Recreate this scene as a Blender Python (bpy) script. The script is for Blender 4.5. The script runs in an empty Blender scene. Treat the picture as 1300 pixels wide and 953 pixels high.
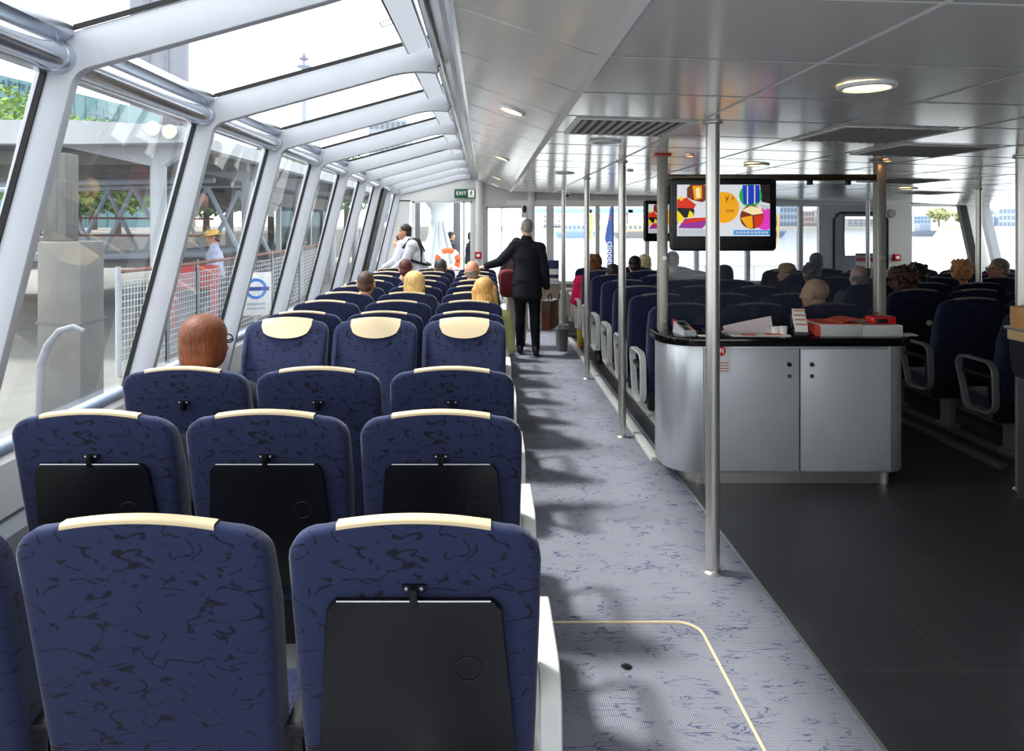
import bpy, bmesh, math, random
from mathutils import Vector, Matrix, Euler
random.seed(7)
S = bpy.context.scene
COL = S.collection
PI = math.pi
EYE = 1.70
def at(px, py, d):            # a measured photo point at depth d -> world metres
    return Vector(((px-620)*d/900.0, d, EYE-(py-284)*d/900.0))
def X(px, d): return (px-620)*d/900.0
def Z(py, d): return EYE-(py-284)*d/900.0

# ------------------------------------------------------------------ materials
MATS = {}
def _new(name):
    m = bpy.data.materials.new(name); m.use_nodes = True
    nt = m.node_tree; b = nt.nodes['Principled BSDF']
    return m, nt, b
def srgb(r, g, b):
    f = lambda c: (c/255/12.92) if c/255 <= .04045 else ((c/255+.055)/1.055)**2.4
    return (f(r), f(g), f(b), 1)
def mat(name, col, rough=.5, metal=0, spec=.5, emit=0, noise=0, nscale=30, bump=0, stretch=None, coat=0):
    """principled material with a little procedural variation of colour and relief"""
    if name in MATS: return MATS[name]
    m, nt, b = _new(name)
    c = srgb(*col)
    b.inputs['Base Color'].default_value = c
    b.inputs['Roughness'].default_value = rough
    b.inputs['Metallic'].default_value = metal
    b.inputs['Specular IOR Level'].default_value = spec
    b.inputs['Coat Weight'].default_value = coat
    if emit:
        b.inputs['Emission Color'].default_value = c; b.inputs['Emission Strength'].default_value = emit
    if noise or bump:
        tc = nt.nodes.new('ShaderNodeTexCoord'); mp = nt.nodes.new('ShaderNodeMapping')
        nt.links.new(tc.outputs['Object'], mp.inputs['Vector'])
        if stretch: mp.inputs['Scale'].default_value = stretch
        n = nt.nodes.new('ShaderNodeTexNoise'); n.inputs['Scale'].default_value = nscale
        n.inputs['Detail'].default_value = 4
        nt.links.new(mp.outputs['Vector'], n.inputs['Vector'])
        if noise:
            r = nt.nodes.new('ShaderNodeMapRange')
            r.inputs['To Min'].default_value = 1-noise; r.inputs['To Max'].default_value = 1+noise
            r.inputs['From Min'].default_value = .3; r.inputs['From Max'].default_value = .7
            nt.links.new(n.outputs['Fac'], r.inputs['Value'])
            mx = nt.nodes.new('ShaderNodeVectorMath'); mx.operation = 'SCALE'
            mx.inputs[0].default_value = c[:3]
            nt.links.new(r.outputs['Result'], mx.inputs['Scale'])
            nt.links.new(mx.outputs['Vector'], b.inputs['Base Color'])
        if bump:
            bp = nt.nodes.new('ShaderNodeBump'); bp.inputs['Strength'].default_value = bump
            bp.inputs['Distance'].default_value = .004
            nt.links.new(n.outputs['Fac'], bp.inputs['Height'])
            nt.links.new(bp.outputs['Normal'], b.inputs['Normal'])
    MATS[name] = m
    return m

def fabric(name, base, dark, scale=9.0):
    """woven moquette with short dark broken strokes"""
    m, nt, b = _new(name)
    N = nt.nodes.new; L = nt.links.new
    tc = N('ShaderNodeTexCoord'); mp = N('ShaderNodeMapping'); mp.inputs['Scale'].default_value = (1.0, 1.0, 1.9)
    L(tc.outputs['Object'], mp.inputs['Vector'])
    n1 = N('ShaderNodeTexNoise'); n1.inputs['Scale'].default_value = scale; n1.inputs['Detail'].default_value = 1.5
    n1.inputs['Distortion'].default_value = .6
    n2 = N('ShaderNodeTexNoise'); n2.inputs['Scale'].default_value = scale*2.1; n2.inputs['Detail'].default_value = 1
    L(mp.outputs['Vector'], n1.inputs['Vector']); L(mp.outputs['Vector'], n2.inputs['Vector'])
    sub = N('ShaderNodeMath'); sub.operation = 'SUBTRACT'; sub.inputs[1].default_value = .5
    L(n1.outputs['Fac'], sub.inputs[0])
    ab = N('ShaderNodeMath'); ab.operation = 'ABSOLUTE'; L(sub.outputs[0], ab.inputs[0])
    rg = N('ShaderNodeMapRange'); rg.inputs['From Min'].default_value = .014; rg.inputs['From Max'].default_value = .03
    rg.inputs['To Min'].default_value = 1; rg.inputs['To Max'].default_value = 0
    L(ab.outputs[0], rg.inputs['Value'])
    r2 = N('ShaderNodeMapRange'); r2.inputs['From Min'].default_value = .45; r2.inputs['From Max'].default_value = .51
    L(n2.outputs['Fac'], r2.inputs['Value'])
    mu = N('ShaderNodeMath'); mu.operation = 'MULTIPLY'; L(rg.outputs[0], mu.inputs[0]); L(r2.outputs[0], mu.inputs[1])
    mx = N('ShaderNodeMix'); mx.data_type = 'RGBA'
    mx.inputs['A'].default_value = srgb(*base); mx.inputs['B'].default_value = srgb(*dark)
    L(mu.outputs[0], mx.inputs['Factor']); L(mx.outputs['Result'], b.inputs['Base Color'])
    b.inputs['Roughness'].default_value = .85; b.inputs['Specular IOR Level'].default_value = .25
    b.inputs['Sheen Weight'].default_value = .25; b.inputs['Sheen Roughness'].default_value = .4
    n3 = N('ShaderNodeTexNoise'); n3.inputs['Scale'].default_value = 400
    L(tc.outputs['Object'], n3.inputs['Vector'])
    bp = N('ShaderNodeBump'); bp.inputs['Strength'].default_value = .25; bp.inputs['Distance'].default_value = .002
    L(n3.outputs['Fac'], bp.inputs['Height']); L(bp.outputs['Normal'], b.inputs['Normal'])
    MATS[name] = m
    return m

def carpet_mat():
    m, nt, b = _new('carpet')
    N = nt.nodes.new; L = nt.links.new
    tc = N('ShaderNodeTexCoord')
    # fine woven dots
    w1 = N('ShaderNodeTexWave'); w1.inputs['Scale'].default_value = 42; w1.bands_direction = 'X'
    w2 = N('ShaderNodeTexWave'); w2.inputs['Scale'].default_value = 42; w2.bands_direction = 'Y'
    L(tc.outputs['Object'], w1.inputs['Vector']); L(tc.outputs['Object'], w2.inputs['Vector'])
    mu = N('ShaderNodeMath'); mu.operation = 'MULTIPLY'; L(w1.outputs['Fac'], mu.inputs[0]); L(w2.outputs['Fac'], mu.inputs[1])
    mp = N('ShaderNodeMapping'); mp.inputs['Scale'].default_value = (1.2, 4.6, 1); L(tc.outputs['Object'], mp.inputs['Vector'])
    n1 = N('ShaderNodeTexNoise'); n1.inputs['Scale'].default_value = 7; n1.inputs['Detail'].default_value = 2; n1.inputs['Distortion'].default_value = .5
    L(mp.outputs['Vector'], n1.inputs['Vector'])
    sub = N('ShaderNodeMath'); sub.operation = 'SUBTRACT'; sub.inputs[1].default_value = .5; L(n1.outputs['Fac'], sub.inputs[0])
    ab = N('ShaderNodeMath'); ab.operation = 'ABSOLUTE'; L(sub.outputs[0], ab.inputs[0])
    rg = N('ShaderNodeMapRange'); rg.inputs['From Min'].default_value = .008; rg.inputs['From Max'].default_value = .03
    rg.inputs['To Min'].default_value = 1; rg.inputs['To Max'].default_value = 0; L(ab.outputs[0], rg.inputs['Value'])
    n2 = N('ShaderNodeTexNoise'); n2.inputs['Scale'].default_value = 9; L(tc.outputs['Object'], n2.inputs['Vector'])
    r2 = N('ShaderNodeMapRange'); r2.inputs['From Min'].default_value = .46; r2.inputs['From Max'].default_value = .58; L(n2.outputs['Fac'], r2.inputs['Value'])
    m2 = N('ShaderNodeMath'); m2.operation = 'MULTIPLY'; L(rg.outputs[0], m2.inputs[0]); L(r2.outputs[0], m2.inputs[1])
    a = N('ShaderNodeMix'); a.data_type = 'RGBA'; a.inputs['A'].default_value = srgb(108, 110, 123); a.inputs['B'].default_value = srgb(178, 179, 187)
    L(mu.outputs[0], a.inputs['Factor'])
    c = N('ShaderNodeMix'); c.data_type = 'RGBA'; c.inputs['B'].default_value = srgb(74, 78, 112)
    L(m2.outputs[0], c.inputs['Factor']); L(a.outputs['Result'], c.inputs['A']); L(c.outputs['Result'], b.inputs['Base Color'])
    b.inputs['Roughness'].default_value = .95; b.inputs['Specular IOR Level'].default_value = .1
    bp = N('ShaderNodeBump'); bp.inputs['Strength'].default_value = .3; bp.inputs['Distance'].default_value = .003
    L(mu.outputs[0], bp.inputs['Height']); L(bp.outputs['Normal'], b.inputs['Normal'])
    return m

def lino_mat():
    m, nt, b = _new('dark_lino')
    N = nt.nodes.new; L = nt.links.new
    tc = N('ShaderNodeTexCoord')
    br = N('ShaderNodeTexBrick'); br.offset = 0; br.inputs['Scale'].default_value = 1.0
    br.inputs['Brick Width'].default_value = .6; br.inputs['Row Height'].default_value = .9
    br.inputs['Mortar Size'].default_value = .003
    br.inputs['Color1'].default_value = srgb(64, 64, 68); br.inputs['Color2'].default_value = srgb(60, 60, 64); br.inputs['Mortar'].default_value = srgb(84, 84, 86)
    L(tc.outputs['Object'], br.inputs['Vector'])
    n = N('ShaderNodeTexNoise'); n.inputs['Scale'].default_value = 5; n.inputs['Detail'].default_value = 8; L(tc.outputs['Object'], n.inputs['Vector'])
    r = N('ShaderNodeMapRange'); r.inputs['To Min'].default_value = .75; r.inputs['To Max'].default_value = 1.25; L(n.outputs['Fac'], r.inputs['Value'])
    vm = N('ShaderNodeVectorMath'); vm.operation = 'SCALE'; L(br.outputs['Color'], vm.inputs[0]); L(r.outputs[0], vm.inputs['Scale'])
    L(vm.outputs['Vector'], b.inputs['Base Color'])
    r3 = N('ShaderNodeMapRange'); r3.inputs['To Min'].default_value = .28; r3.inputs['To Max'].default_value = .5; L(n.outputs['Fac'], r3.inputs['Value'])
    L(r3.outputs[0], b.inputs['Roughness'])
    return m

def glass_mat(name, tint=(242, 247, 247), refl=.02, haze=0, hazecol=(200, 205, 210)):
    m = bpy.data.materials.new(name); m.use_nodes = True
    nt = m.node_tree; nt.nodes.clear(); N = nt.nodes.new; L = nt.links.new
    out = N('ShaderNodeOutputMaterial'); tr = N('ShaderNodeBsdfTransparent'); tr.inputs['Color'].default_value = srgb(*tint)
    gl = N('ShaderNodeBsdfGlossy'); gl.inputs['Roughness'].default_value = .02
    lw = N('ShaderNodeLayerWeight'); lw.inputs['Blend'].default_value = .12
    mm = N('ShaderNodeMath'); mm.operation = 'MULTIPLY_ADD'; mm.inputs[1].default_value = .16; mm.inputs[2].default_value = refl
    L(lw.outputs['Fresnel'], mm.inputs[0])
    mx = N('ShaderNodeMixShader'); L(mm.outputs[0], mx.inputs[0]); L(tr.outputs[0], mx.inputs[1]); L(gl.outputs[0], mx.inputs[2])
    last = mx
    if haze:
        df = N('ShaderNodeBsdfDiffuse'); df.inputs['Color'].default_value = srgb(*hazecol)
        n = N('ShaderNodeTexNoise'); n.inputs['Scale'].default_value = 3; n.inputs['Detail'].default_value = 5
        tc = N('ShaderNodeTexCoord'); L(tc.outputs['Object'], n.inputs['Vector'])
        r = N('ShaderNodeMapRange'); r.inputs['To Min'].default_value = haze*.5; r.inputs['To Max'].default_value = haze*1.5; L(n.outputs['Fac'], r.inputs['Value'])
        m2 = N('ShaderNodeMixShader'); L(r.outputs[0], m2.inputs[0]); L(mx.outputs[0], m2.inputs[1]); L(df.outputs[0], m2.inputs[2]); last = m2
    L(last.outputs[0], out.inputs['Surface'])
    return m

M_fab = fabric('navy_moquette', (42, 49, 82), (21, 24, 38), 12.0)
M_fab_shade = fabric('shaded_navy_moquette', (30, 35, 62), (16, 18, 28))  # same navy moquette, with the right block's shade mixed into the colour
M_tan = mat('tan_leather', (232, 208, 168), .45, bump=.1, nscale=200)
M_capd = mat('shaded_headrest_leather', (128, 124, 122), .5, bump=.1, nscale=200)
M_blk = mat('black_plastic', (14, 14, 16), .32, noise=.15, nscale=6)
M_blkm = mat('matt_black', (16, 16, 18), .6, noise=.1)
M_alu = mat('brushed_aluminium', (196, 198, 200), .38, .85, noise=.06, nscale=40, stretch=(1, 12, 1))
M_pole = mat('satin_steel', (214, 211, 204), .32, .8, noise=.05, nscale=30, stretch=(1, 1, .05))
M_armr = mat('grey_armrest', (218, 218, 214), .45, .0, noise=.04)
M_frame = mat('frame_paint', (196, 199, 207), .45, noise=.03, nscale=8)
M_armr_shade = mat('shaded_armrest', (140, 141, 142), .4, .4, noise=.05)  # darker copy of the armrest grey, shade put into its colour
M_tube = mat('tube_aluminium', (200, 206, 216), .22, .9, noise=.03, nscale=20)
M_white = mat('white_paint', (232, 232, 230), .45, noise=.02, nscale=8)
M_wallg = mat('grey_wall_panel', (168, 172, 178), .5, noise=.03, nscale=5)
M_walld = mat('dark_wall_panel', (86, 88, 94), .5, noise=.05, nscale=5)
M_ceil = mat('ceiling_laminate', (212, 211, 206), .17, spec=.55, noise=.02, nscale=2)
M_ceilg = mat('ceiling_joint', (244, 242, 238), .5, noise=.02)
M_glass = glass_mat('window_glass')
M_glassb = glass_mat('side_window_glass', (238, 243, 245), .015, haze=.10)
M_screen = glass_mat('partition_glass', (226, 228, 232), .03, haze=.07, hazecol=(120, 130, 150))
M_carpet = carpet_mat()
M_lino = lino_mat()
M_gut = mat('gutter_steel', (150, 150, 152), .22, .95, noise=.25, nscale=3, stretch=(1, 1, 1))
M_cnt = mat('counter_silver', (206, 209, 214), .36, .2, noise=.04, nscale=4)
M_top = mat('black_worktop', (10, 10, 12), .08, noise=.1)
M_lamp = mat('warm_lamp_glow', (255, 232, 170), .5, emit=6, noise=.01)
M_lamp2 = mat('halogen_glow', (255, 178, 96), .5, emit=9, noise=.01)
M_dull = mat('unlit_lens', (170, 170, 168), .3, noise=.02)
M_vent = mat('vent_dark', (60, 60, 62), .5, noise=.05)
M_vslat = mat('vent_slat', (150, 150, 148), .4, noise=.03)
M_green = mat('exit_green', (10, 82, 52), .4, emit=.15, noise=.02)
M_sig = mat('sign_white', (240, 240, 232), .5, emit=.25, noise=.01)
M_red = mat('alarm_red', (206, 30, 34), .4, noise=.04)
M_paper = mat('paper_white', (236, 234, 228), .7, noise=.03, nscale=60)
M_orange = mat('life_ring_orange', (238, 96, 44), .6, noise=.06)
M_seal = mat('black_seal', (12, 12, 16), .6, noise=.05)

# ------------------------------------------------------------------ mesh helpers
class MB:
    def __init__(s): s.bm = bmesh.new(); s.mi = 0
    def _mark(s, fs):
        for f in fs: f.material_index = s.mi
        return s
    def box(s, c, size, rot=None, bev=0, seg=2):
        r = bmesh.ops.create_cube(s.bm, size=1)
        vs = r['verts']
        mtx = Matrix.Translation(Vector(c)) @ (rot.to_4x4() if rot is not None else Matrix.Identity(4)) @ Matrix.Diagonal((*size, 1))
        bmesh.ops.transform(s.bm, matrix=mtx, verts=vs)
        fs = {f for v in vs for f in v.link_faces}
        for f in fs: f.material_index = s.mi
        if bev:
            es = list({e for v in vs for e in v.link_edges})
            rr = bmesh.ops.bevel(s.bm, geom=es, offset=bev, segments=seg, profile=.5, affect='EDGES')
            for f in rr['faces']: f.material_index = s.mi
        return s
    def bb(s, x0, x1, y0, y1, z0, z1, bev=0, seg=2):
        return s.box(((x0+x1)/2, (y0+y1)/2, (z0+z1)/2), (x1-x0, y1-y0, z1-z0), None, bev, seg)
    def cyl(s, p0, p1, r0, r1=None, seg=20, cap=True):
        r1 = r0 if r1 is None else r1
        p0, p1 = Vector(p0), Vector(p1); d = p1-p0
        q = d.to_track_quat('Z', 'Y').to_matrix()
        a = []; b = []
        for i in range(seg):
            t = 2*PI*i/seg; v = Vector((math.cos(t), math.sin(t), 0))
            a.append(s.bm.verts.new(p0+q@(v*r0))); b.append(s.bm.verts.new(p1+q@(v*r1)))
        fs = [s.bm.faces.new((a[i], a[(i+1) % seg], b[(i+1) % seg], b[i])) for i in range(seg)]
        if cap:
            fs.append(s.bm.faces.new(a[::-1])); fs.append(s.bm.faces.new(b))
        return s._mark(fs)
    def lathe(s, prof, c=(0, 0, 0), seg=24, mtx=None):
        """prof: list of (r, z); revolved about z at c"""
        c = Vector(c); rings = []
        T = (lambda v: mtx @ v) if mtx is not None else (lambda v: v+c)
        for r, z in prof:
            if r < 1e-5: rings.append([s.bm.verts.new(T(Vector((0, 0, z))))])
            else: rings.append([s.bm.verts.new(T(Vector((r*math.cos(2*PI*i/seg), r*math.sin(2*PI*i/seg), z)))) for i in range(seg)])
        fs = []
        for A, B in zip(rings, rings[1:]):
            for i in range(seg):
                j = (i+1) % seg
                q = ([A[0]] if len(A) == 1 else [A[i], A[j]]) + ([B[0]] if len(B) == 1 else [B[j], B[i]])
                if len(q) >= 3: fs.append(s.bm.faces.new(q))
        return s._mark(fs)
    def prism(s, poly, y0, y1, axis='Y', bev=0, seg=2):
        """poly 2D points; axis Y: (x,z) extruded along y; Z: (x,y) along z; X: (y,z) along x"""
        def P(p, t): return Vector((p[0], t, p[1])) if axis == 'Y' else (Vector((p[0], p[1], t)) if axis == 'Z' else Vector((t, p[0], p[1])))
        pl = [Vector((p[0], p[1])) for p in poly]
        ar = sum(p.x*q.y-q.x*p.y for p, q in zip(pl, pl[1:]+pl[:1]))
        if ar < 0: pl = pl[::-1]
        n = len(pl)
        def inset(k):
            if k < 1e-7: return pl
            out = []
            for i in range(n):
                e0 = (pl[i]-pl[i-1]).normalized(); e1 = (pl[(i+1) % n]-pl[i]).normalized()
                n0 = Vector((-e0.y, e0.x)); n1 = Vector((-e1.y, e1.x)); m_ = n0+n1
                m_ = m_/max(.35, m_.dot(n0)) if m_.length > 1e-4 else n0
                out.append(pl[i]+m_*k)
            return out
        if bev: lay = [(bev*(1-math.sin(PI/2*k/seg)), y0+bev*(1-math.cos(PI/2*k/seg))) for k in range(seg+1)]; lay += [(i_, y0+y1-t_) for i_, t_ in lay[::-1]]
        else: lay = [(0, y0), (0, y1)]
        rings = [[s.bm.verts.new(P(p, t_)) for p in inset(i_)] for i_, t_ in lay]
        fs = []
        for A, B in zip(rings, rings[1:]): fs += [s.bm.faces.new((A[i], A[(i+1) % n], B[(i+1) % n], B[i])) for i in range(n)]
        fs += [s.bm.faces.new(rings[0][::-1]), s.bm.faces.new(rings[-1])]
        return s._mark(fs)
    def loft(s, polyA, polyB):
        a = [s.bm.verts.new(Vector(p)) for p in polyA]; b = [s.bm.verts.new(Vector(p)) for p in polyB]
        n = len(a)
        fs = [s.bm.faces.new((a[i], a[(i+1) % n], b[(i+1) % n], b[i])) for i in range(n)]
        fs += [s.bm.faces.new(a[::-1]), s.bm.faces.new(b)]
        return s._mark(fs)
    def quad(s, *pts):
        return s._mark([s.bm.faces.new([s.bm.verts.new(Vector(p)) for p in pts])])
    def tube(s, pts, r, seg=10, closed=False, flat=None):
        """round (or flat=(a,b) rectangular-ish oval) tube along pts"""
        pts = [Vector(p) for p in pts]; n = len(pts); rings = []
        up = Vector((1, 0, 0)) if flat else None
        for i in range(n):
            pa = pts[(i-1) % n] if (closed or i > 0) else pts[i]
            pb = pts[(i+1) % n] if (closed or i < n-1) else pts[i]
            t = (pb-pa).normalized()
            if flat: u = up; v = t.cross(u).normalized()
            else:
                u = t.cross(Vector((0, 0, 1)));
                if u.length < .05: u = t.cross(Vector((0, 1, 0)))
                u.normalize(); v = t.cross(u).normalized()
            if flat:
                a, b = flat; k = min(a, b)*.35
                o = [(a, b-k), (a-k, b), (-a+k, b), (-a, b-k), (-a, -b+k), (-a+k, -b), (a-k, -b), (a, -b+k)]
                rings.append([s.bm.verts.new(pts[i]+u*x+v*y) for x, y in o])
            else:
                rr = r[i] if isinstance(r, (list, tuple)) else r
                rings.append([s.bm.verts.new(pts[i]+(u*math.cos(2*PI*k/seg)+v*math.sin(2*PI*k/seg))*rr) for k in range(seg)])
        m = len(rings[0]); fs = []
        for i in range(n if closed else n-1):
            A, B = rings[i], rings[(i+1) % n]
            for k in range(m): fs.append(s.bm.faces.new((A[k], A[(k+1) % m], B[(k+1) % m], B[k])))
        if not closed: fs += [s.bm.faces.new(rings[0][::-1]), s.bm.faces.new(rings[-1])]
        return s._mark(fs)
    def ball(s, c, r, seg=16, rings=10, rot=None):
        r = (r, r, r) if not isinstance(r, (tuple, list)) else r
        mtx = Matrix.Translation(Vector(c)) @ (rot.to_4x4() if rot is not None else Matrix.Identity(4)) @ Matrix.Diagonal((*r, 1))
        return s.lathe([(math.sin(PI*i/rings), -math.cos(PI*i/rings)) if 0 < i < rings else (0, -1 if i == 0 else 1) for i in range(rings+1)], seg=seg, mtx=mtx)
    def build(s, name, m, parent=None, smooth=True, ang=35):
        bmesh.ops.recalc_face_normals(s.bm, faces=s.bm.faces)
        me = bpy.data.meshes.new(name); s.bm.to_mesh(me); s.bm.free()
        for x in (m if isinstance(m, (list, tuple)) else [m]): me.materials.append(x)
        if smooth:
            me.polygons.foreach_set('use_smooth', [True]*len(me.polygons))
            me.set_sharp_from_angle(angle=math.radians(ang))
        return link(name, me, parent)
def link(name, me, parent=None):
    o = bpy.data.objects.new(name, me); COL.objects.link(o)
    if parent is not None: o.parent = parent
    return o
def tag(o, label=None, cat=None, group=None, kind=None):
    if label: o['label'] = label
    if cat: o['category'] = cat
    if group: o['group'] = group
    if kind: o['kind'] = kind
    return o
def thing(name, label, cat, loc=(0, 0, 0), rz=0, group=None):
    o = bpy.data.objects.new(name, None); COL.objects.link(o); o.empty_display_size = .1
    o.location = loc; o.rotation_euler = (0, 0, rz)
    return tag(o, label, cat, group)
def struct(o, label=None): o['kind'] = 'structure'; tag(o, label); return o
def dup(root, loc, rz, label, group=None):
    r = root.copy(); COL.objects.link(r); r.location = loc; r.rotation_euler = (0, 0, rz)
    r['label'] = label
    if group: r['group'] = group
    for ch in root.children:
        c = ch.copy(); COL.objects.link(c); c.parent = r
        for g in ch.children:
            d = g.copy(); COL.objects.link(d); d.parent = c
    return r
def rrect(x0, x1, y0, y1, r, n=5):
    r4 = r if isinstance(r, (list, tuple)) else (r, r, r, r)      # bl, br, tr, tl
    out = []
    for (cx, cy, a0, rr) in ((x0+r4[0], y0+r4[0], PI, r4[0]), (x1-r4[1], y0+r4[1], 1.5*PI, r4[1]), (x1-r4[2], y1-r4[2], 0, r4[2]), (x0+r4[3], y1-r4[3], .5*PI, r4[3])):
        if rr < 1e-5: out.append((cx, cy)); continue
        for i in range(n+1):
            t = a0+.5*PI*i/n; out.append((cx+rr*math.cos(t), cy+rr*math.sin(t)))
    return out
def text(name, s, size, m, parent, mtx, ext=.0008, align='CENTER'):
    cu = bpy.data.curves.new(name, 'FONT'); cu.body = s; cu.size = size; cu.extrude = ext
    cu.align_x = align; cu.align_y = 'CENTER'
    tmp = bpy.data.objects.new('tmp', cu); COL.objects.link(tmp)
    dg = bpy.context.evaluated_depsgraph_get()
    me = bpy.data.meshes.new_from_object(tmp.evaluated_get(dg))
    bpy.data.objects.remove(tmp); bpy.data.curves.remove(cu)
    me.transform(mtx); me.name = name; me.materials.clear(); me.materials.append(m)
    return link(name, me, parent)
FACE = Matrix.Rotation(PI/2, 4, 'X')     # text standing up, read from -y

# ------------------------------------------------------------------ camera
cam = bpy.data.cameras.new('camera'); co = bpy.data.objects.new('camera', cam); COL.objects.link(co)
co.location = (0, 0, EYE); co.rotation_euler = (PI/2, 0, 0)
cam.sensor_fit = 'HORIZONTAL'; cam.sensor_width = 36; cam.lens = 36*900/1300
cam.shift_x = 30/1300; cam.shift_y = -(476.5-284)/1300
cam.clip_end = 2000; cam.clip_start = .02
S.camera = co

# ------------------------------------------------------------------ light
w = bpy.data.worlds.new('overcast_sky'); S.world = w; w.use_nodes = True
nt = w.node_tree; bg = nt.nodes['Background']
tc = nt.nodes.new('ShaderNodeTexCoord'); nz = nt.nodes.new('ShaderNodeTexNoise'); nz.inputs['Scale'].default_value = 2.2; nz.inputs['Detail'].default_value = 5
nt.links.new(tc.outputs['Generated'], nz.inputs['Vector'])
mxw = nt.nodes.new('ShaderNodeMix'); mxw.data_type = 'RGBA'
mxw.inputs['A'].default_value = (.94, .97, 1.0, 1); mxw.inputs['B'].default_value = (1, 1, 1, 1)
nt.links.new(nz.outputs['Fac'], mxw.inputs['Factor']); nt.links.new(mxw.outputs['Result'], bg.inputs['Color'])
bg.inputs['Strength'].default_value = 2.4
sun = bpy.data.lights.new('hazy_sun', 'SUN'); sun.energy = 4.5; sun.angle = math.radians(7); sun.color = (1, .97, .92)
so = bpy.data.objects.new('hazy_sun', sun); COL.objects.link(so)
so.rotation_euler = Vector((.52, -.12, -.85)).to_track_quat('-Z', 'Y').to_euler()
S.view_settings.view_transform = 'Standard'
S.view_settings.look = 'None'; S.view_settings.exposure = .3
S.cycles.max_bounces = 8; S.cycles.transparent_max_bounces = 24; S.cycles.diffuse_bounces = 4
S.cycles.sample_clamp_indirect = 6

# ------------------------------------------------------------------ the boat: shell
Y0, Y1 = -2.0, 11.5
def xt(d): return -1.374-.016*(d-2.2)
def xs(d): return -1.72-.012*(d-2.2)
def xr(d): return -.20-.006*(d-2)
def xc(d): return -.115-.006*(d-2)
ZS, ZT, ZR = .90, 2.266, 2.583
def zceil(x): return 2.22-.03*(x-.355)
def zslope(x): return 2.22+.34*(.355-x)
XR_S, XR_T = 8.08, 7.80      # right wall sill / eave

# floor + carpet
o = MB().bb(1.28, 8.5, Y0, Y1, -.06, 0).build('floor', M_lino); struct(o, 'dark grey lino deck floor')
o = MB().bb(-1.95, 1.28, Y0, Y1, -.06, .001).build('floor', M_carpet); struct(o, 'blue grey patterned carpet of the left aisle')
o = MB().bb(1.272, 1.287, Y0, 4.95, 0, .004).build('trim_1', M_alu); struct(o, 'thin metal strip between carpet and lino')
# hatch edge strip in the carpet
pts = [(.15, 3.02, .003)] + [(.80+.09*math.sin(t*PI/16), 2.93+.09*math.cos(t*PI/16), .003) for t in range(9)] + [(.89, 1.6, .003), (.15, 1.6, .003)]
hat = thing('floor_hatch', 'flush carpeted floor hatch edged by a thin pale metal strip', 'hatch')
MB().tube(pts, .006, 6, closed=True).build('edge_strip', M_tan, hat)
MB().lathe([(0, .004), (.018, .004), (.022, .0015)], (.53, 2.72, 0)).build('hatch_lock', M_blk, hat)

# ceiling
mb = MB()
ys = [Y0+.0]; y = -1.4
while y < Y1-.3: ys.append(y); y += .6
ys.append(Y1)
xsx = [.355, 1.03, 1.70, 2.32, 2.97, 3.62, 4.27, 4.92, 5.57, 6.22, 6.87, XR_T+.1]
g = .004
for a, b in zip(ys, ys[1:]):
    for i, (u, v) in enumerate(zip(xsx, xsx[1:])):
        gl = .009 if i == 0 else g
        mb.quad((u+gl, a+g, zceil(u)), (v-g, a+g, zceil(v)), (v-g, b-g, zceil(v)), (u+gl, b-g, zceil(u)))
    mb.quad((xc(a), a+g, zslope(xc(a))), (.355-.009, a+g, zslope(.355)), (.355-.009, b-g, zslope(.355)), (xc(b), b-g, zslope(xc(b))))
mb.mi = 1
mb.quad((.34, Y0, zceil(.34)+.006), (XR_T+.3, Y0, zceil(XR_T+.3)+.006), (XR_T+.3, Y1, zceil(XR_T+.3)+.006), (.34, Y1, zceil(.34)+.006))
mb.quad((xc(Y0), Y0, zslope(xc(Y0))+.006), (.37, Y0, zslope(.37)+.008), (.37, Y1, zslope(.37)+.008), (xc(Y1), Y1, zslope(xc(Y1))+.006))
def strip(p0, p1, w_, ax):
    q0, q1 = Vector(p0), Vector(p1); o_ = Vector((w_, 0, 0)) if ax else Vector((0, w_, 0))
    dz = Vector((0, 0, -.0012)); mb.quad(q0-o_+dz, q0+o_+dz, q1+o_+dz, q1-o_+dz)
for b in ys[1:-1]:
    strip((.355, b, zceil(.355)), (XR_T, b, zceil(XR_T)), .0075, False); strip((xc(b), b, zslope(xc(b))), (.355, b, zslope(.355)), .0065, False)
for i, u in enumerate(xsx[:-1]): strip((u, Y0, zceil(u)-(.004 if i == 0 else 0)), (u, Y1, zceil(u)-(.004 if i == 0 else 0)), .019 if i == 0 else .010, True)
o = mb.build('ceiling', [M_ceil, M_ceilg], smooth=False); struct(o, 'glossy pale grey panelled ceiling')
# opaque deckhead over the ceiling so that only the glass roof lets light in
o = MB().quad((xc(Y0), Y0-.3, 2.67), (8.6, Y0-.3, 2.67), (8.6, Y1+.6, 2.67), (xc(Y1), Y1+.6, 2.67)).build('roof_deck', M_white); struct(o)
# gutter between glass roof and ceiling
def sec(d): return [(xr(d)-.02, d, 2.60), (xr(d)+.02, d, 2.61), (xc(d)+.0, d, 2.65), (xc(d)+.012, d, zslope(xc(d))-.002), (xc(d)-.004, d, zslope(xc(d))-.012), (xc(d)-.02, d, zslope(xc(d))+.004), (xr(d)+.0, d, 2.440), (xr(d)-.012, d, 2.432), (xr(d)-.03, d, 2.445), (xr(d)-.03, d, 2.60)]
o = MB().loft(sec(Y0), sec(Y1)).build('trim_2', M_gut, smooth=False); struct(o, 'reflective steel gutter along the edge of the glass roof')
def sec2(d): return [(xr(d)-.045, d, 2.60), (xr(d)-.031, d, 2.60), (xr(d)-.031, d, 2.475), (xr(d)-.045, d, 2.475)]
o = MB().loft(sec2(Y0), sec2(Y1)).build('trim_3', M_frame, smooth=False); struct(o, 'pale edge rail under the glass roof')

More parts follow.
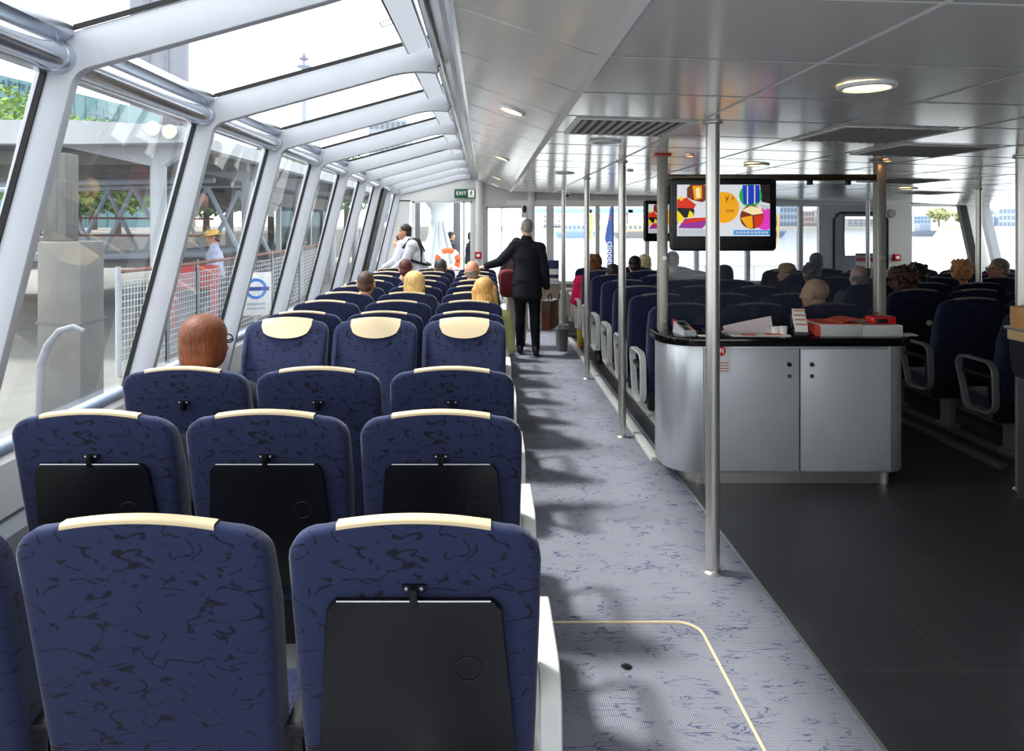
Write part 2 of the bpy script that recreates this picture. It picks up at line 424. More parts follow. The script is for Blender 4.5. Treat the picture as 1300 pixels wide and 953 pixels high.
# left frames
frames = [2.2+1.16*k for k in range(-3, 9)]
ntrim = 4
for d in frames:
    St, T, R = Vector((xs(d), ZS)), Vector((xt(d), ZT)), Vector((xr(d)-.05, ZR-.005))
    m = (T-St).normalized(); n1 = Vector((m.y, -m.x)); r = (R-T).normalized(); n2 = Vector((r.y, -r.x))
    TH = .12
    a0, a1 = St+n1*TH, m
    b0, b1 = T+n2*TH, r
    den = a1.x*b1.y-a1.y*b1.x; q = ((b0-a0).x*b1.y-(b0-a0).y*b1.x)/den; Ti = a0+a1*q
    fil = []
    for k in range(7):
        t = k/6; p1 = Ti-m*.045; p2 = Ti+r*.045
        fil.append((1-t)**2*p1+2*t*(1-t)*Ti+t*t*p2)
    e0 = R+n2*TH-r*.30; end = Vector((R.x+.02, e0.y+.028))
    bend = []
    for k in range(6):
        t = k/5; c = Vector((e0.x+.14, e0.y+.05))
        bend.append((1-t)**2*e0+2*t*(1-t)*c+t*t*end)
    bot = St-m*.12
    poly = [bot, St, T, R, Vector((R.x+.02, R.y))]+bend[::-1]+fil[::-1]+[a0, a0-m*.12]
    o = MB().prism([(p.x, p.y) for p in poly], d-.018, d+.022, 'Y', bev=.006).build('trim_%d' % ntrim, M_frame); struct(o, 'pale grey window mullion bent over into a roof rafter'); ntrim += 1
# tubes between frames, glass panes
nwin = 1
for d0, d1 in zip([Y0]+frames, frames+[Y1]):
    if d1-d0 < .1: continue
    def tp(d): return Vector((xt(d)+.055, d, ZT-.055))
    a, b = d0+.022, d1-.018
    mb = MB(); mb.cyl(tp(a), tp(b), .044, seg=24)
    for e, s_ in ((a, 1), (b, -1)): mb.cyl(tp(e), tp(e+s_*.03), .052, .046, 24)
    def ch(d): return [(xt(d)-.01, d, ZT-.10), (xt(d)+.03, d, ZT-.10), (xt(d)+.055, d, ZT-.02), (xt(d)+.10, d, ZT+.012), (xt(d)+.10, d, ZT+.04), (xt(d)-.01, d, ZT+.005)]
    mb.loft(ch(a), ch(b))
    o = mb.build('trim_%d' % ntrim, M_tube); struct(o, 'shiny aluminium tube along the eave between two frames'); ntrim += 1
    # side pane
    m_ = Vector((xt(d0)-xs(d0), ZT-ZS)).normalized()
    mb = MB().quad((xs(a), a, ZS), (xs(b), b, ZS), (xt(b), b, ZT), (xt(a), a, ZT))
    o = mb.build('window_%d' % nwin, M_glassb, smooth=False); struct(o, 'tall sloping side window pane'); nwin += 1
    sl = MB()
    for e in (a, b-.006): sl.loft([(xs(e)-.004, e, ZS), (xs(e)+.016, e, ZS), (xs(e)+.016, e+.006, ZS), (xs(e)-.004, e+.006, ZS)], [(xt(e)-.004, e, ZT-.1), (xt(e)+.016, e, ZT-.1), (xt(e)+.016, e+.006, ZT-.1), (xt(e)-.004, e+.006, ZT-.1)])
    sl.build('window_seal', M_seal, o, smooth=False)
    # roof pane
    mb = MB().quad((xt(a), a, ZT+.01), (xt(b), b, ZT+.01), (xr(b), b, ZR+.02), (xr(a), a, ZR+.02))
    o = mb.build('window_%d' % nwin, M_glass, smooth=False); struct(o, 'sloping roof glass pane'); nwin += 1
    sl = MB()
    for e in (a, b-.008): sl.loft([(xt(e)+.1, e, ZT+.028), (xt(e)+.1, e, ZT+.045), (xt(e)+.1, e+.006, ZT+.045), (xt(e)+.1, e+.006, ZT+.028)], [(xr(e)-.02, e, ZR+.005), (xr(e)-.02, e, ZR+.02), (xr(e)-.02, e+.006, ZR+.02), (xr(e)-.02, e+.006, ZR+.005)])
    sl.build('window_seal', M_seal, o, smooth=False)
# lower left wall + ledge
def lw(d): return [(xs(d)-.06, d, ZS+.01), (xs(d)+.02, d, ZS+.01), (xs(d)+.06, d, ZS-.03), (xs(d)+.07, d, ZS-.22), (xs(d)+.10, d, ZS-.26), (xs(d)+.10, d, -.05), (xs(d)-.1, d, -.05)]
mb = MB().loft(lw(Y0), lw(Y1)); o = mb.build('wall_left', [M_wallg], smooth=False); struct(o, 'low grey wall under the sloping side windows')
def sl_(d): return [(xs(d)+.012, d, ZS+.012), (xs(d)+.062, d, ZS-.024), (xs(d)+.077, d, ZS-.2), (xs(d)+.062, d, ZS-.2), (xs(d)+.045, d, ZS-.03), (xs(d)+.005, d, ZS)]
o = MB().loft(sl_(Y0), sl_(Y1)).build('trim_%d' % ntrim, M_white, smooth=False); struct(o, 'white sloping sill lining below the side windows'); ntrim += 1
def pip(d): return (xs(d)+.03, d, ZS+.02)
o = MB().cyl(pip(Y0), pip(Y1), .022, seg=14).build('trim_%d' % ntrim, mat('sill_rail', (168, 184, 208), .4, noise=.02)); struct(o, 'pale blue rail along the window sill'); ntrim += 1

# right wall (sloping, glazed in front, solid beside the kiosk)
mb = MB()
mb.bb(XR_S-.02, XR_S+.12, Y0, Y1, -.05, .93)
mb.loft([(XR_S, Y0, .93), (XR_S+.1, Y0, .93), (XR_T+.1, Y0, 2.3), (XR_T, Y0, 2.3)], [(XR_S, 7, .93), (XR_S+.1, 7, .93), (XR_T+.1, 7, 2.3), (XR_T, 7, 2.3)])
o = mb.build('wall_right', M_walld, smooth=False); struct(o, 'dark right hand wall of the cabin')
for k, d in enumerate([7.0, 8.16, 9.32, 11.1]):
    o = MB().loft([(XR_S-.1, d, .9), (XR_S+.02, d, .9), (XR_S+.02, d+.1, .9), (XR_S-.1, d+.1, .9)], [(XR_T-.1, d, 2.1), (XR_T+.02, d, 2.1), (XR_T+.02, d+.1, 2.1), (XR_T-.1, d+.1, 2.1)]).build('trim_%d' % ntrim, M_frame if k != 3 else M_frame); struct(o, 'sloping pale mullion of the right side windows'); ntrim += 1
    e = (8.16, 9.32, 11.1, Y1)[k]
    o = MB().quad((XR_S, d+.1, .93), (XR_S, e, .93), (XR_T, e, 2.1), (XR_T, d+.1, 2.1)).build('window_%d' % nwin, M_glass, smooth=False); struct(o, 'sloping right side window pane'); nwin += 1
o = MB().loft([(XR_T-.12, 7, 2.0), (XR_T+.1, 7, 2.0), (XR_T+.1, 7, 2.45), (XR_T-.12, 7, 2.45)], [(XR_T-.12, Y1, 2.0), (XR_T+.1, Y1, 2.0), (XR_T+.1, Y1, 2.45), (XR_T-.12, Y1, 2.45)]).build('trim_%d' % ntrim, M_frame, smooth=False); struct(o, 'header above the right side windows'); ntrim += 1
# rear wall behind the camera
mb = MB()
for r_ in ((-1.95, 8.3, -.05, .75), (-1.95, 8.3, 2.08, 2.7), (-1.95, -1.3, .75, 2.08), (.35, .5, .75, 2.08), (2.1, 2.25, .75, 2.08), (3.8, 8.3, .75, 2.08)): mb.bb(r_[0], r_[1], Y0-.1, Y0, r_[2], r_[3])
o = mb.build('wall_back', M_wallg, smooth=False); struct(o, 'rear wall with wide windows behind the viewpoint')
for a, b in ((-1.3, .35), (.5, 2.1), (2.25, 3.8)):
    o = MB().quad((a, Y0-.05, .75), (b, Y0-.05, .75), (b, Y0-.05, 2.08), (a, Y0-.05, 2.08)).build('window_%d' % nwin, M_glass, smooth=False); struct(o, 'rear window pane'); nwin += 1

# ---- front wall
D = Y1
ZH, ZB = Z(262, D), Z(356, D)          # window head / sill
mb = MB()
def fx(px): return X(px, D)
XL = xs(D)-.02
# header polygon: top follows rafter, ridge, sloped ceiling and ceiling
hd = [(XL, 0.0), (fx(523), 0.0), (fx(523), Z(254, D)), (fx(600), Z(254, D)), (fx(600), 0.0), (fx(617), 0.0), (fx(617), ZH), (fx(670), ZH), (fx(670), 0), (fx(679), 0), (fx(679), ZH), (fx(694), ZH), (fx(694), ZB), (fx(703), ZB), (fx(703), ZH), (fx(1040), ZH), (fx(1040), 0),
      (fx(1060), 0), (fx(1060), Z(268, D)), (fx(1124), Z(268, D)), (fx(1124), 0), (fx(1156), 0), (fx(1156), ZB), (fx(1159), ZB), (fx(1159), ZH), (XR_T-.02, ZH), (XR_S+.1, ZB), (XR_S+.1, ZB)]
o = None
# solid pieces: each one convex, joined as the single front wall mesh
def rect(a, b, z0, z1, y0=D, y1=D+.09): mb.bb(a, b, y0, y1, z0, z1)
zt = Z(254, D)
rect(XL-.3, fx(523), 0, 0.9)
mb.prism([(xs(D), .9), (fx(515), .9), (fx(523)-.03, zt), (xt(D)+.05, zt), (xt(D), ZT)], D, D+.09)                # strip left of the door
mb.prism([(xt(D), zt-.02), (fx(600), zt-.02), (fx(600), ZR+.005), (xr(D)-.07, ZR), (xt(D), ZT+.02)], D, D+.09)     # gable
rect(fx(600), fx(617), 0, 2.66); rect(fx(617), fx(1262), ZH, 2.66)
rect(fx(670), fx(679), 0, ZH); rect(fx(679), fx(1040), 0, ZB)
rect(fx(694), fx(703), ZB, ZH)
for px in (759, 822, 885, 950, 1017): rect(fx(px-2.6), fx(px+2.6), ZB, ZH)
rect(fx(1040), fx(1060), 0, ZH); rect(fx(1060), fx(1126), Z(270, D), ZH)
rect(fx(1126), fx(1158), 0, ZH); rect(fx(1158), XR_S+.1, 0, ZB)
mb.prism([(fx(1249), ZB), (XR_S+.1, ZB), (XR_T+.12, ZH), (fx(1222), ZH)], D, D+.09)
o = mb.build('wall_front', mat('front_wall_white', (214, 214, 212), .5, noise=.02, nscale=5), smooth=False); struct(o, 'pale grey front wall with windows and doors')
o = MB().bb(fx(679), fx(1040), D-.06, D-.001, .12, ZB-.05).build('trim_%d' % ntrim, mat('beige_panel', (150, 138, 120), .6, noise=.06), smooth=False); struct(o, 'beige brown panel under the front windows'); ntrim += 1
o = MB().bb(fx(679), fx(1040), D-.10, D, ZB-.045, ZB).build('trim_%d' % ntrim, M_white, smooth=False); struct(o, 'white front window sill'); ntrim += 1
edges = [(617, 670, 0), (679, 694, ZB), (703, 756.4, ZB), (761.6, 819.4, ZB), (824.6, 882.4, ZB), (887.6, 947.4, ZB), (952.6, 1014.4, ZB), (1019.6, 1040, ZB), (1158, 1246, ZB)]
for a, b, z0 in edges[1:]:
    o = MB().quad((fx(a), D+.04, z0), (fx(b), D+.04, z0), (fx(b), D+.04, ZH), (fx(a), D+.04, ZH)).build('window_%d' % nwin, M_glass, smooth=False); struct(o, 'front window pane'); nwin += 1
# door 1: glazed door on the left with a narrow side light
dr = MB()
za = Z(254, D)
for a, b in ((523, 526.5), (587.5, 590), (597, 600)): dr.bb(fx(a), fx(b), D+.01, D+.07, 0, za)
dr.bb(fx(523), fx(600), D+.01, D+.07, za-.04, za); dr.bb(fx(523), fx(600), D+.01, D+.07, 0, .25); dr.bb(fx(526), fx(588), D+.02, D+.05, .93, .96)
d1 = dr.build('door_1', M_white, smooth=False); struct(d1, 'glazed door with slim pale frame at the left front')
MB().quad((fx(526), D+.04, .25), (fx(598), D+.04, .25), (fx(598), D+.04, za-.04), (fx(526), D+.04, za-.04)).build('door_pane', M_glass, d1, smooth=False)
# door 2: bright glazed door at the end of the aisle
dr = MB()
for a, b in ((617, 619.5), (667.5, 670), (636.3, 637.7)): dr.bb(fx(a), fx(b), D+.01, D+.07, 0, ZH)
dr.bb(fx(617), fx(670), D+.01, D+.07, ZH-.03, ZH); dr.bb(fx(617), fx(670), D+.01, D+.07, 0, .22)
d2 = dr.build('door_2', M_frame, smooth=False); struct(d2, 'glazed door at the end of the aisle')
MB().quad((fx(618), D+.04, .2), (fx(669), D+.04, .2), (fx(669), D+.04, ZH), (fx(618), D+.04, ZH)).build('door_pane', M_glass, d2, smooth=False)
# door 3: grey solid door with a window on the right
a, b = fx(1061), fx(1124); zt3 = Z(270, D)
wa, wb, wz0, wz1 = fx(1072), fx(1117), Z(325, D), Z(274, D)
dr = MB(); dr.bb(a, wa, D+.01, D+.07, 0, zt3); dr.bb(wb, b, D+.01, D+.07, 0, zt3); dr.bb(wa, wb, D+.01, D+.07, 0, wz0); dr.bb(wa, wb, D+.01, D+.07, wz1, zt3)
d3 = dr.build('door_3', M_wallg, smooth=False); struct(d3, 'grey front door with a square window')
MB().quad((wa, D+.04, wz0), (wb, D+.04, wz0), (wb, D+.04, wz1), (wa, D+.04, wz1)).build('door_pane', M_glass, d3, smooth=False)
fr = MB(); fr.tube([(wa, D+.005, wz0), (wb, D+.005, wz0), (wb, D+.005, wz1), (wa, D+.005, wz1)], .015, 6, closed=True); fr.build('window_rim', M_alu, d3)
MB().cyl((fx(1119), D, 1.15), (fx(1119), D-.05, 1.15), .02).cyl((fx(1119), D-.05, 1.15), (fx(1114), D-.05, 1.15), .012).build('door_handle', M_pole, d3)
o = MB().tube([(a-.03, D-.005, 0), (a-.03, D-.005, zt3-.1), (a+.06, D-.005, zt3), (b-.06, D-.005, zt3), (b+.03, D-.005, zt3-.1), (b+.03, D-.005, 0)], .02, 8).build('door_frame', M_seal, d3)
# round corner column beside the aisle door
o = MB().cyl((fx(674.5), D-.06, 0), (fx(674.5), D-.06, zceil(.7)), .055, seg=24).build('trim_%d' % ntrim, M_white); struct(o, 'round white corner column beside the aisle door'); ntrim += 1
o = MB().cyl((fx(608.5), D-.03, 0), (fx(608.5), D-.03, 2.42), .06, seg=24).build('trim_%d' % ntrim, M_white); struct(o, 'white column between the two left front doors'); ntrim += 1
# front edge beam of the ceiling
o = MB().bb(.3, XR_T, D-.05, D, ZH+.02, ZH+.10).build('trim_%d' % ntrim, M_ceilg, smooth=False); struct(o, 'pale beam above the front windows'); ntrim += 1
# dark corner frame on the right, seen through the window
o = MB().loft([(XR_S-.22, D-.06, ZB), (XR_S-.1, D-.06, ZB), (XR_S-.1, D+.02, ZB), (XR_S-.22, D+.02, ZB)], [(XR_T-.22, D-.06, ZH+.1), (XR_T-.1, D-.06, ZH+.1), (XR_T-.1, D+.02, ZH+.1), (XR_T-.22, D+.02, ZH+.1)]).build('trim_%d' % ntrim, M_seal, smooth=False); struct(o, 'dark sloping corner frame at the right front'); ntrim += 1
# dark open door edge in the left side windows near the front
dd = 9.5
o = MB().loft([(xs(dd)+.0, dd-.02, ZS), (xs(dd)+.11, dd-.02, ZS), (xs(dd)+.11, dd+.32, ZS), (xs(dd), dd+.32, ZS)], [(xt(dd), dd-.02, ZT-.05), (xt(dd)+.10, dd-.02, ZT-.09), (xt(dd)+.10, dd+.32, ZT-.09), (xt(dd), dd+.32, ZT-.05)]).build('trim_%d' % ntrim, M_blkm, smooth=False); struct(o, 'black folded door edge in the left side windows'); ntrim += 1

# ------------------------------------------------------------------ seats
def rec(z): return .15*(1-(z-.42)/.705)           # recline: top edge at y=0, bottom further forward
W2 = .2575
def back_outline():
    out = []
    ztop = 1.105
    pr = [(-.245, .40), (.245, .40), (.252, .62), (.2575, .90)]
    out += pr
    for i in range(7):
        t = PI/2*i/6; out.append((.2575-.075+.075*math.cos(t), ztop-.07+.07*math.sin(t)-.002))
    for i in range(1, 8):
        u = .1825*(1-i/4); out.append((u, ztop+.02*(1-(u/.1825)**2)))
    for i in range(7):
        t = PI/2+PI/2*i/6; out.append((-.2575+.075+.075*math.cos(t), ztop-.07+.07*math.sin(t)-.002))
    out += [(-.2575, .90), (-.252, .62)]
    # drop near-duplicates
    res = [out[0]]
    for p in out[1:]:
        if (Vector(p)-Vector(res[-1])).length > .004: res.append(p)
    return res
def shear(bm, f):
    for v in bm.verts: v.co.y += f(v.co.z)
def taper(bm):
    for v in bm.verts:
        if v.co.z > .86 and v.co.y > 0: v.co.y *= 1-.66*min(1, (v.co.z-.86)/.26)**1.5
def ztopx(x): return 1.105+.02*max(0, 1-(x/.1825)**2)
M_shell = mat('seat_shell', (20, 20, 24), .5, noise=.1)
SEATS = {}
def seat(key):
    """key: (tray, latch, loop side -1/0/1, shaded material copies)"""
    if key in SEATS: return None
    tray, latch, loop = key[:3]; M_fab = M_fab_shade if key[3:] == (1,) else globals()['M_fab']
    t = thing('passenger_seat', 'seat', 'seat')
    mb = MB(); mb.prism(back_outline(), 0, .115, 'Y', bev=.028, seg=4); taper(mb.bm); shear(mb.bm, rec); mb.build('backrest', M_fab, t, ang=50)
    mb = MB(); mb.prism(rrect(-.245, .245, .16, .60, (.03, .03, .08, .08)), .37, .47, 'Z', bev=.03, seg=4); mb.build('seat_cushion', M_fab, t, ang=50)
    # headrest cover wrapped over the top edge
    mb = MB(); rows = []
    NU = 16
    for i in range(NU+1):
        u = -1+2*i/NU; x = .155*u; zt = ztopx(x); e = .0035
        path = [(.0055, zt-.0085), (.0075, zt-.006+e), (.014, zt-.002+e), (.028, zt+e), (.087, zt+e), (.107, zt-.005+e), (.116+e, zt-.026)]
        dpt = .085*math.sqrt(max(0, 1-u*u))
        path += [(.117+e, zt-.027-dpt*k/4-.001*k) for k in range(1, 5)]
        rows.append([mb.bm.verts.new(Vector((x, py, pz))) for py, pz in path])
    for A, B in zip(rows, rows[1:]):
        for k in range(len(A)-1): mb.bm.faces.new((A[k], B[k], B[k+1], A[k+1]))
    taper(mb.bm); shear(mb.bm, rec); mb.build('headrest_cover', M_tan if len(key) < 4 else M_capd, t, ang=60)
    # black lower rear shell, pedestal
    mb = MB(); mb.prism(rrect(-.235, .235, .30, .46, .02), -.012, .05, 'Y', bev=.008); shear(mb.bm, rec); mb.build('lower_shell', M_shell, t)
    mb = MB(); mb.bb(-.03, .03, .28, .40, .06, .375, bev=.008); mb.bb(-.05, .05, .18, .50, .345, .372, bev=.006); mb.bb(-.05, .05, .26, .42, .035, .065, bev=.006); mb.build('pedestal', M_armr_shade if key[3:] == (1,) else M_armr, t)
    # black armrest on the left side
    mb = MB(); mb.bb(-.292, -.243, .12, .47, .60, .635, bev=.012); mb.bb(-.283, -.252, .13, .20, .44, .61, bev=.006); mb.build('armrest', M_blk, t)
    if tray:
        mb = MB(); p = [(-.215, .52), (.215, .52), (.178, .935), (.160, .955), (-.160, .955), (-.178, .935)]
        mb.prism(p, -.022, .002, 'Y', bev=.006); shear(mb.bm, rec); tr = mb.build('tray_table', M_blk, t)
        mb = MB(); mb.tube([(.155, -.0225, .957), (-.155, -.0225, .957)], .0022, 6)
        shear(mb.bm, rec); mb.build('tray_rim', M_alu, tr)
        mb = MB(); mb.tube([(.11+.028*math.cos(a_), -.023, .80+.028*math.sin(a_)) for a_ in [2*PI*i/20 for i in range(20)]], .002, 6, closed=True); shear(mb.bm, rec); mb.build('finger_ring', M_blkm, tr)
    if latch:
        mb = MB(); mb.bb(-.025, .025, -.01, .004, .972, .985, bev=.003); mb.bb(-.008, .008, -.03, 0, .945, .985, bev=.004)
        shear(mb.bm, rec); lt = mb.build('tray_latch', M_blk, t)
        
        for sx in (-.015, .015): mb = MB(); mb.ball((sx, -.012, .979), .0045, 8, 6); shear(mb.bm, rec); mb.build('latch_screw', M_alu, lt)
    if loop:
        xx = loop*.285; pts = []
        for (cy, cz, a0, r_, n_) in ((.20, .46, PI, .09, 5), (.36, .42, 1.5*PI, .06, 5), (.43, .66, 0, .07, 5), (.20, .65, .5*PI, .08, 5)):
            for i in range(n_+1):
                a_ = a0+PI/2*i/n_; pts.append((xx, cy+r_*math.cos(a_), cz+r_*math.sin(a_)))
        mb = MB(); mb.tube(pts, 0, closed=True, flat=(.024, .009)); mb.bb(xx-.05 if loop > 0 else xx-.01, xx+.01 if loop > 0 else xx+.05, .27, .37, .35, .372)
        mb.build('armrest_loop', M_armr_shade if key[3:] == (1,) else M_armr, t)
    SEATS[key] = [t, False]
    return t
def put_seat(key, loc, rz, label, group):
    seat(key); t = SEATS[key]
    if not t[1]:
        t[1] = True; o = t[0]; o.location = loc; o.rotation_euler = (0, 0, rz); o['label'] = label; o['group'] = group
        return o
    return dup(t[0], loc, rz, label, group)
ORD = ['first', 'second', 'third', 'fourth', 'fifth', 'sixth', 'seventh', 'eighth', 'ninth', 'tenth', 'eleventh', 'twelfth', 'thirteenth', 'fourteenth']
LCOL = [(-1.257, 'beside the side windows'), (-.704, 'in the middle of three'), (-.15, 'next to the aisle')]
L_ROWS = [1.41, 2.22, 2.90, 4.48, 4.77, 5.45, 6.12, 6.79, 7.46, 8.13, 8.80, 9.47]
gL = 'navy seats of the left block'
for r, d in enumerate(L_ROWS):
    for c, (x, where) in enumerate(LCOL):
        face = (r == 3)
        tray = (r == 0 and c == 2) or r == 1 or r > 4
        latch = tray or r == 2
        loop = 1 if c == 2 else 0
        if face: key = (False, False, -1 if c == 2 else 0); rz = PI; yy = d
        else: key = (tray, latch, loop); rz = 0; yy = d
        if face: lab = 'navy seat facing the camera with tan headrest patch, %s' % where
        elif r == 0: lab = ('nearest plain backed navy seat %s' if c < 2 else 'nearest navy seat with black tray, %s') % where
        else: lab = 'navy seat, left block, %s row from the camera, %s' % (ORD[r], where)
        put_seat(key, (x, yy, -.015), rz, lab, gL)
CCOL = [(1.43, 'at its left end by the aisle'), (1.97, 'in the middle of three'), (2.51, 'at its right end')]
C_ROWS = [5.13, 5.85, 6.58, 7.30, 8.03, 8.80, 9.52]
for r, d in enumerate(C_ROWS):
    for c, (x, where) in enumerate(CCOL):
        put_seat((False, False, -1 if c == 0 else 0, 2), (x, d, .0), 0, 'navy seat, %s row behind the silver counter, %s' % (ORD[r], where), 'navy seats of the centre block')
RCOL = [(3.80, 'at the aisle end'), (4.33, 'second from the aisle'), (4.86, 'third from the aisle'), (5.54, 'fourth from the aisle'), (6.08, 'fifth from the aisle'), (6.62, 'sixth from the aisle')]
R_ROWS = [4.80, 5.52, 6.24, 6.95, 7.66, 8.38, 9.10]
for r, d in enumerate(R_ROWS):
    for c, (x, where) in enumerate(RCOL):
        if (x-.22)*900/d+620 > 1300: continue
        put_seat((False, False, -1 if c == 0 else 0, 1), (x, d, .0), 0, 'shade-darkened navy seat, right block, %s row from the kiosk, %s' % (ORD[r], where), 'navy seats of the right block')
# floor rails carrying the seats
for nm, x, y0_, y1_ in (('left', -.15, 1.2, 10.2), ('left', -.704, 1.2, 10.2), ('left', -1.257, 1.2, 10.2), ('c', 1.19, 5.05, 10.4), ('c', 1.97, 5.2, 10.2), ('c', 2.51, 5.2, 10.2), ('c', 1.43, 5.2, 10.2)) + tuple(('r', x, 4.9, 9.8) for x in (3.56, 3.80, 4.33, 4.86, 5.54, 6.08)):
    o = MB().bb(x-.03, x+.03, y0_, y1_, 0.0, .04, bev=.006).build('trim_%d' % ntrim, M_armr if x < 3 else M_walld); struct(o, 'metal floor rail under the seats'); ntrim += 1

# ------------------------------------------------------------------ poles
def pole(x, d, r, label, z1=None):
    t = thing('grab_pole', label, 'pole', (x, d, 0), 0, 'steel grab poles')
    z1 = z1 or zceil(x)
    MB().cyl((0, 0, 0), (0, 0, z1), r, seg=24).build('tube', M_pole, t)
    MB().lathe([(0, .001), (r+.014, .001), (r+.014, .006), (r+.003, .016), (r+.002, .02)]).build('floor_flange', M_pole, t)
    MB().lathe([(r+.002, z1-.014), (r+.016, z1-.008), (r+.016, z1-.001), (0, z1-.001)]).build('ceiling_flange', M_pole, t)
pole(1.095, 3.46, .033, 'thick steel grab pole in front of the silver counter, nearest to the camera')
pole(1.068, 5.66, .031, 'steel grab pole at the aisle just left of the counter')
pole(1.08, 7.77, .031, 'steel grab pole at the aisle, third from the camera')
pole(1.055, 9.95, .031, 'steel grab pole behind the waste bin, furthest along the aisle')
pole(5.20, 7.52, .028, 'steel grab pole standing among the right block seats')
pole(5.62, 10.5, .028, 'thin steel grab pole in front of the grey door with the square window')
pole(3.40, 4.52, .034, 'steel grab pole rising behind the snack kiosk at the right edge')

# ------------------------------------------------------------------ counter
CT = .965
cx0, cx1, cy0, cy1 = 1.165, 2.765, 4.60, 4.975
t = thing('service_counter', 'silver service counter with rounded corners and black worktop', 'counter', (0, 0, 0))
MB().prism(rrect(cx0, cx1, cy0, cy1, (.20, .20, .02, .02), 10), .085, CT-.055, 'Z', bev=.004).build('counter_body', mat('counter_curved_silver', (214, 217, 222), .3, .6, noise=.04, nscale=4), t, ang=40)
MB().prism(rrect(cx0-.035, cx1+.05, cy0-.045, cy1+.01, (.24, .24, .02, .02), 10), CT-.055, CT, 'Z', bev=.008, seg=3).build('worktop', M_top, t, ang=40)
MB().prism(rrect(cx0+.13, cx1-.10, cy0+.05, cy1, (.1, .1, .01, .01), 8), 0, .086, 'Z').build('plinth', M_pole, t)
for x in (1.42, 2.60): MB().cyl((x, cy0+.05, 0), (x, cy0+.05, .085), .022).build('leg', M_pole, t)
for i, (a, b) in enumerate(((1.405, 2.012), (2.022, 2.605))):
    dd = MB(); dd.bb(a, b, cy0-.012, cy0+.004, .10, CT-.075, bev=.003); do = dd.build('door', M_cnt, t)
    kx = b-.065 if i == 0 else a+.07
    MB().cyl((kx, cy0-.012, .79), (kx, cy0-.024, .79), .016, .013).build('lock', M_blk if i == 0 else M_gut, do)
    MB().cyl((kx, cy0-.012, .715), (kx, cy0-.019, .715), .013).build('stud', M_gut, do)
MB().bb(2.0125, 2.0215, cy0-.003, cy0+.008, .10, CT-.075).build('door_gap', M_blkm, t)
for x in (1.396, 2.614): MB().bb(x-.004, x+.004, cy0-.006, cy0+.01, .10, CT-.06).build('seam_strip', M_alu, t)
# wi-fi notice on the left door
nt_ = thing('wifi_notice', 'small white notice with red wireless badge on the counter door', 'notice', (1.505, cy0-.0125, .825))
MB().bb(-.065, .065, -.0015, 0, -.095, .095).build('sheet', M_paper, nt_)
MB().prism(rrect(-.05, .03, .02, .085, .03), -.004, -.0015, 'Y').build('badge', M_red, nt_)
text('badge_lettering', 'FI', .040, M_sig, nt_, Matrix.Translation((.004, -.0045, .052)) @ FACE, .0005)
M_redtx = mat('red_print', (190, 60, 70), .6, noise=.02)
for k in range(4): MB().bb(-.05, .05, -.0025, -.0014, -.026-.018*k, -.021-.018*k).build('print_line', M_redtx, nt_)

# portal of two square posts with a beam, glass partition
M_post = mat('post_steel', (186, 182, 172), .36, .6, noise=.06, nscale=20, stretch=(1, 1, .05))
py = 5.03
for x, lab in ((1.235, 'square steel post at the left rear corner of the counter'), (2.775, 'square steel post at the right rear corner of the counter')):
    t = thing('square_post', lab, 'post', (x, py, 0), 0, 'square posts behind the counter')
    zc = zceil(x)
    MB().bb(-.032, .032, -.032, .032, 0, zc, bev=.005).build('upright', M_post, t)
    MB().bb(-.055, .055, -.045, .045, zc-.012, zc-.001, bev=.003).build('ceiling_plate', M_red if x < 2 else M_post, t)
    for z in (1.46, 1.02): MB().cyl((.0, -.03, z), (.0, -.055, z), .016).build('glass_clamp', M_pole, t)
t = thing('overhead_beam', 'dark steel beam spanning the two square posts above the counter', 'beam', (0, py, 0))
MB().bb(1.267, 2.743, -.025, .025, 2.005, 2.05, bev=.004).build('bar', mat('dark_steel', (92, 82, 66), .3, .8, noise=.1), t)
for x in (2.02, 2.28, 2.55): MB().bb(x-.016, x+.016, -.02, .02, 1.975, 2.005, bev=.004).build('glass_clip', M_blk, t)
o = MB().bb(1.28, 2.73, py-.004, py+.004, CT+.02, 1.985).build('glass_partition', M_screen, smooth=False); tag(o, 'tinted glass partition between the square posts above the counter', 'partition')

